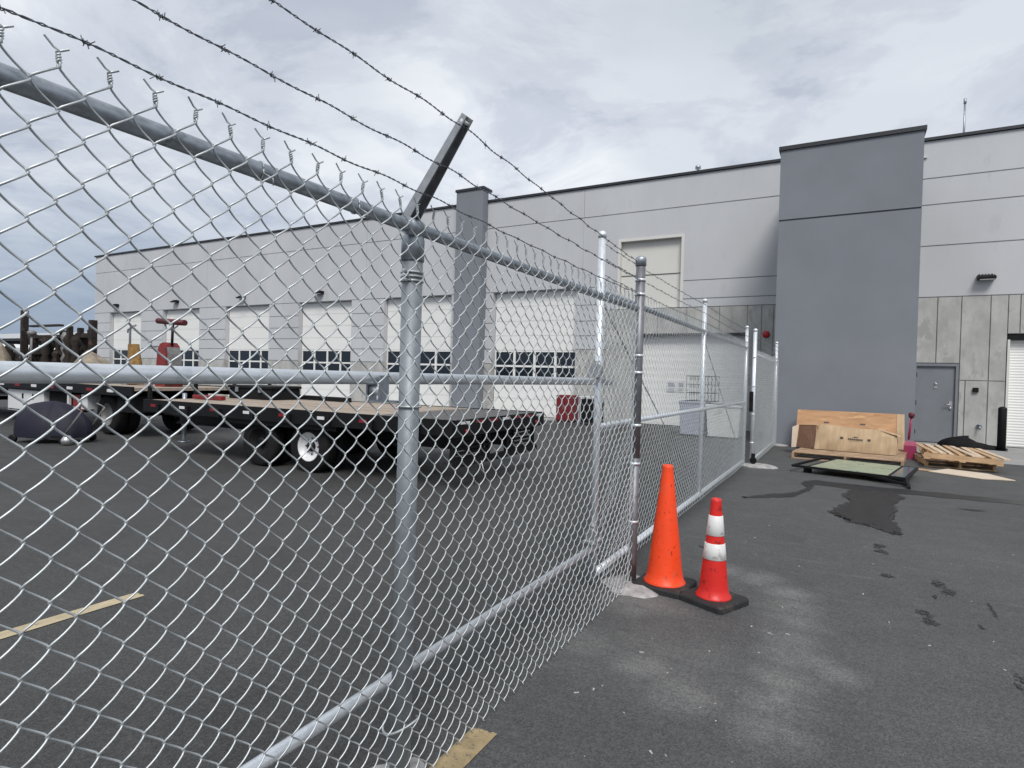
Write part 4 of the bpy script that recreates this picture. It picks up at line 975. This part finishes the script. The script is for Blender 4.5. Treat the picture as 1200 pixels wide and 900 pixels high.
# ------------------------------------------------------------------ flatbed truck loaded with equipment
K = thing('flatbed_truck', (-15.6,7.55,0), 'flatbed work truck with white underbody toolboxes parked beyond the trailer', 'truck')
KO = (-15.6,7.55,0); y0, y1 = 6.45, 8.65; ZB = 1.02
mb = MB(); mb.box(-19.6,-12.0,y0,y1,ZB-.06,ZB); mb.build('bed', 'deck', K, KO)
for y in (y0,y1):
    sgn = -1 if y == y0 else 1
    mb = MB(); mb.box(-19.6,-12.0,y,y+sgn*.04,ZB-.17,ZB+.02); sr = mb.build('side_rail', 'black', K, KO)
    for k in range(9):
        x = -19.3+k*.8; mb = MB(); mb.box(x,x+.24,y+sgn*.041,y+sgn*.046,ZB-.11,ZB-.05); mb.build('reflector', 'tape_red' if k % 2 else 'tape_white', sr, KO)
for y in (7.1,8.0):
    mb = MB(); mb.box(-22.4,-12.1,y-.05,y+.05,.62,.90); mb.build('chassis_rail', 'black', K, KO)
def box_part(name, m, *b, parent=K, off=KO):
    mb = MB(); mb.bbox(*b, .012); return mb.build(name, m, parent, off)
tb = box_part('toolbox','truckwhite',-17.5,-15.75,6.50,7.0,.32,.82)
for x in (-16.75,-16.25):
    mb = MB(); mb.box(x,x+.05,6.485,6.499,.62,.74); mb.build('latch', 'black', tb, KO)
mb = MB(); mb.box(-17.45,-15.80,6.487,6.4985,.345,.36); mb.build('door_edge', 'black', tb, KO)
box_part('underbody_box','blackmatte',-15.6,-14.75,6.55,7.0,.38,.84)
box_part('underbody_box','blackmatte',-12.75,-12.15,6.52,6.95,.52,.84)
box_part('fuel_can','redpaint',-14.5,-14.2,6.52,6.8,.45,.80)
box_part('water_can','truckwhite',-14.15,-13.9,6.52,6.8,.50,.82)
mb = MB(); mb.box(-14.62,-14.55,6.47,6.52,.36,.86); mb.build('marker_post', 'tape_white', K, KO)
mb = MB(); mb.tube([(-14.5,6.48,.40),(-13.9,6.48,.36)], .035, 8); mb.build('step_tube', 'redpaint', K, KO)
for (x, y) in ((-13.35,6.75),(-13.35,8.35),(-13.35,7.0),(-13.35,8.1),(-21.2,6.75),(-21.2,8.35)):
    wl = wheel_mesh(.42,.24).build('wheel', 'rubber', K); wl.location = (x-KO[0],y-KO[1],.42)
    rm = rim_mesh(.42,.24,-1 if y < 7.5 else 1).build('rim', 'grate', wl)
mb = MB(); mb.tube([(-13.35,6.9,.42),(-13.35,8.2,.42)], .07, 10); mb.build('axle', 'black', K, KO)
mb = MB(); mb.tube([(-21.2,6.9,.42),(-21.2,8.2,.42)], .06, 10); mb.build('axle', 'black', K, KO)
# cab
mb = MB(); prof = [(-19.9,.55),(-19.9,1.86),(-20.15,1.96),(-21.15,1.96),(-21.75,1.45),(-22.9,1.35),(-23.05,1.2),(-23.05,.55)]
n = len(prof); vs = [(x,y0+.1,z) for x,z in prof]+[(x,y1-.1,z) for x,z in prof]
mb.add(vs,[tuple(range(n)),tuple(reversed(range(n,2*n)))]+[(i,n+i,n+(i+1)%n,(i+1)%n) for i in range(n)]); cabo = mb.build('cab','truckwhite',K,KO)
for y in (y0+.095,y1-.095):
    mb = MB(); pr = [(-20.1,1.42),(-20.1,1.84),(-21.0,1.84),(-21.42,1.46)]; mb.prism(pr, y-.004, y+.004, lambda p, q: (p[0],q,p[1])); mb.build('side_window','glass',cabo,KO)
mb = MB(); mb.add([(-21.20,y0+.2,1.92),(-21.72,y0+.2,1.48),(-21.72,y1-.2,1.48),(-21.20,y1-.2,1.92)],[(0,1,2,3)]); 
mb.v = [(x-.012,y,z+.012) for x,y,z in mb.v]; mb.build('windscreen','glass',cabo,KO)
mb = MB(); mb.box(-19.75,-19.65,y0+.02,y1-.02,ZB,1.75); mb.build('headboard','truckwhite',K,KO)
mb = MB(); mb.box(-23.2,-23.06,y0+.05,y1-.05,.5,.75); mb.build('bumper','black',K,KO)

# rusty rack with uprights
RK = thing('rusty_steel_rack', (-17.4,7.5,ZB), 'dark rusty steel rack crowded with upright bars on truck bed', 'rack')
ups = [(-1.88,1.84),(-1.55,1.30),(-1.1,1.32),(-.75,1.25),(-.3,1.30),(.0,1.38),(.4,1.22),(.8,1.30),(1.35,1.33),(1.62,1.50)]
for i, (x, h) in enumerate(ups):
    w = .07 if i in (0, 9) else random.uniform(.025,.06)
    mb = MB(); y = random.uniform(-.5,.5) if i not in (0,9) else 0
    mb.bbox(x-w,x+w,y-w,y+w,0,h,.006); mb.build('upright', 'rustwood', RK)
for z, h, xa, xb in ((.02,.10,-1.8,1.56),(.66,.12,-1.8,1.56),(1.08,.08,-1.8,1.7),(1.38,.05,-1.5,.1)):
    mb = MB(); mb.box(xa,xb,-.06,.06,z,z+h); mb.build('cross_beam', 'rustwood', RK)
for k in range(26):
    x = -1.65+k*.128; h = random.uniform(.7,1.22); mb = MB(); y = random.uniform(-.45,.45); rr = random.uniform(.06,.13)
    prof = []
    for j in range(10): prof.append((rr*(.55 if j % 2 else 1), .02+h*j/9))
    mb.lathe(prof, (x,y,0), 10); mb.build('auger', 'rustwood' if k % 5 else 'tan' if k == 10 else 'grate', RK)
mb = MB(); mb.tube([(-.62,-.35,.3),(-.58,-.35,1.15)], .03, 8); mb.lathe([(.03,0),(.10,.03),(.10,.10),(.04,.14)], (-.58,-.35,1.12), 12); mb.build('lifting_eye', 'grate', RK)
# canvas heaps at each end of the rack
def heap_thing(name, label, loc, rx, ry, h, m, lean=0):
    def fn(u, v):
        a = 2*math.pi*u; r = (1-(1-v)**1.6)
        k = 1+.14*math.sin(3*a+loc[0])+.08*math.sin(5*a+2)
        return rx*r*k*math.cos(a)+lean*(1-v), ry*r*k*math.sin(a), h*(1-v)**.8+.012*math.sin(11*a)*r*(v<.95)
    mb = MB(); vs, fs = grid(26, 9, fn); mb.add(vs, [tuple(reversed(f)) for f in fs], True); o = mb.build(name, m); o.location = loc
    return tag(o, label, 'heap')
heap_thing('canvas_heap', 'pale canvas heap piled left of the rusty rack on truck', (-19.45+.35,6.85,ZB), .45,.32,.95,'tan',.2)
heap_thing('canvas_heap', 'pale canvas heap piled right of the rusty rack on truck', (-15.25,7.3,ZB), .55,.5,.78,'tan',-.3)
# ochre bag hung on a hooked stand
SB = thing('hooked_stand', (-14.05,7.5,ZB), 'steel stand with hooked top and ochre bag on truck bed', 'stand')
mb = MB(); mb.tube([(-.12,0,0),(-.12,0,1.22),(-.10,0,1.30),(.0,0,1.33),(.10,0,1.34)], .025, 8); mb.tube([(-.12,0,1.28),(-.20,0,1.26),(-.22,0,1.18)], .018, 8); mb.lathe([(.16,0),(.16,.02)], (-.12,0,0), 12); mb.build('pole', 'galv', SB)
def bagf(u, v):
    a = 2*math.pi*u; k = 1+.10*math.sin(4*a)+.06*math.sin(9*a+v*5); w = .20-.06*v+.10*(1-v)**4
    return .07+w*k*math.cos(a)+.03*math.sin(5*v), .14*k*math.sin(a)*(1-.3*v), .02+.90*v
mb = MB(); vs, fs = grid(22, 10, bagf); mb.add(vs, fs, True); mb.add([bagf(i/22,1) for i in range(22)], [tuple(range(22))]); mb.build('bag', 'ochre', SB)
# guard rail between stand and machine
GR = thing('bed_rail', (-13.3,7.75,ZB), 'thin grey guard rail between ochre bag and red machine', 'rail')
mb = MB(); mb.tube([(-.55,0,.88),(.35,0,.88)], .022, 8); mb.build('bar', 'armsteel', GR)
for x in (-.2,.12,.3):
    mb = MB(); mb.tube([(x,0,0),(x,0,.87)], .022, 8); mb.build('post', 'galv', GR)
# red walk-behind machine
RM = thing('red_machine', (-12.72,7.55,ZB), 'red upright machine with maroon padded T-handle on truck bed', 'machine')
mb = MB()
prof = [(-.17,0),(.17,0),(.20,.10),(.15,.70),(.10,.88),(.02,.95),(-.10,.92),(-.16,.80),(-.19,.15)]
mb.prism(prof, -.20, .20, lambda p, q: (p[0], q*(1-.25*(p[1]/.95)**2), p[1])); mb.build('housing', 'redpaint', RM)
mb = MB(); mb.prism([(.17,.1),(.26,.15),(.22,.70),(.13,.85)], -.14, .14, lambda p, q: (p[0], q, p[1])); mb.build('engine_cover', 'grate', RM)
mb = MB(); mb.tube([(.08,0,.80),(.10,0,1.36)], .028, 8); mb.build('stem', 'black', RM)
mb = MB(); mb.tube([(-.42,-.02,1.43),(.5,.02,1.37)], .062, 12); mb.build('handle_pad', 'maroon', RM)
mb = MB(); mb.tube([(-.22,0,1.38),(-.12,0,1.26),(.0,0,1.23),(.14,0,1.25),(.26,0,1.30),(.32,0,1.36)], .016, 7); mb.build('trigger_loop', 'armsteel', RM)

# tarpaulin-covered cart standing on the asphalt in front of the truck
NC = thing('covered_cart', (-12.75,5.45,0), 'wheeled cart under a navy tarpaulin standing before the truck', 'cart', rz=R(25))
def tarp(u, v):
    a = 2*math.pi*u; k = 1+.10*math.sin(2*a+.7)+.05*math.sin(7*a)+.03*math.sin(13*a)
    r = .57*(1-v**3.2)**.8
    z = .10+.66*v-.30*v*(1-v)*math.cos(a+.4)+.07*v*math.sin(2*a+1)*(1-v)*4*.5+.03*math.sin(5*a+4*v)*v*(1-v)*4
    return r*k*math.cos(a)*1.05, r*k*math.sin(a)*.75, z
mb = MB(); vs, fs = grid(34, 12, tarp); mb.add(vs, fs, True); mb.build('tarpaulin', 'navy', NC)
for (a, b_) in (((.42,-.30,.12),(.82,-.34,.62)),((.40,.26,.12),(.80,.22,.66))):
    mb = MB(); mb.tube([a, b_, (b_[0]-.16,b_[1],b_[2]+.06)], .018, 8); mb.build('push_handle', 'grate', NC)
mb = MB(); mb.box(-.5,.5,-.32,.32,.10,.15); mb.build('platform', 'blackmatte', NC)
for x in (-.50,.46):
    for y in (-.34,.34):
        mb = MB(); mb.lathe([(.05,-.025),(.075,-.02),(.075,.02),(.05,.025)], (0,0,0), 16, axis='y'); o = mb.build('caster', 'black', NC); o.location = (x,y,.075)
mb = MB(); mb.lathe([(.04,0),(.09,.02),(.10,.10),(.06,.16),(.03,.18)], (.60,-.40,.0), 14); o = mb.build('shiny_can', 'chrome', NC)
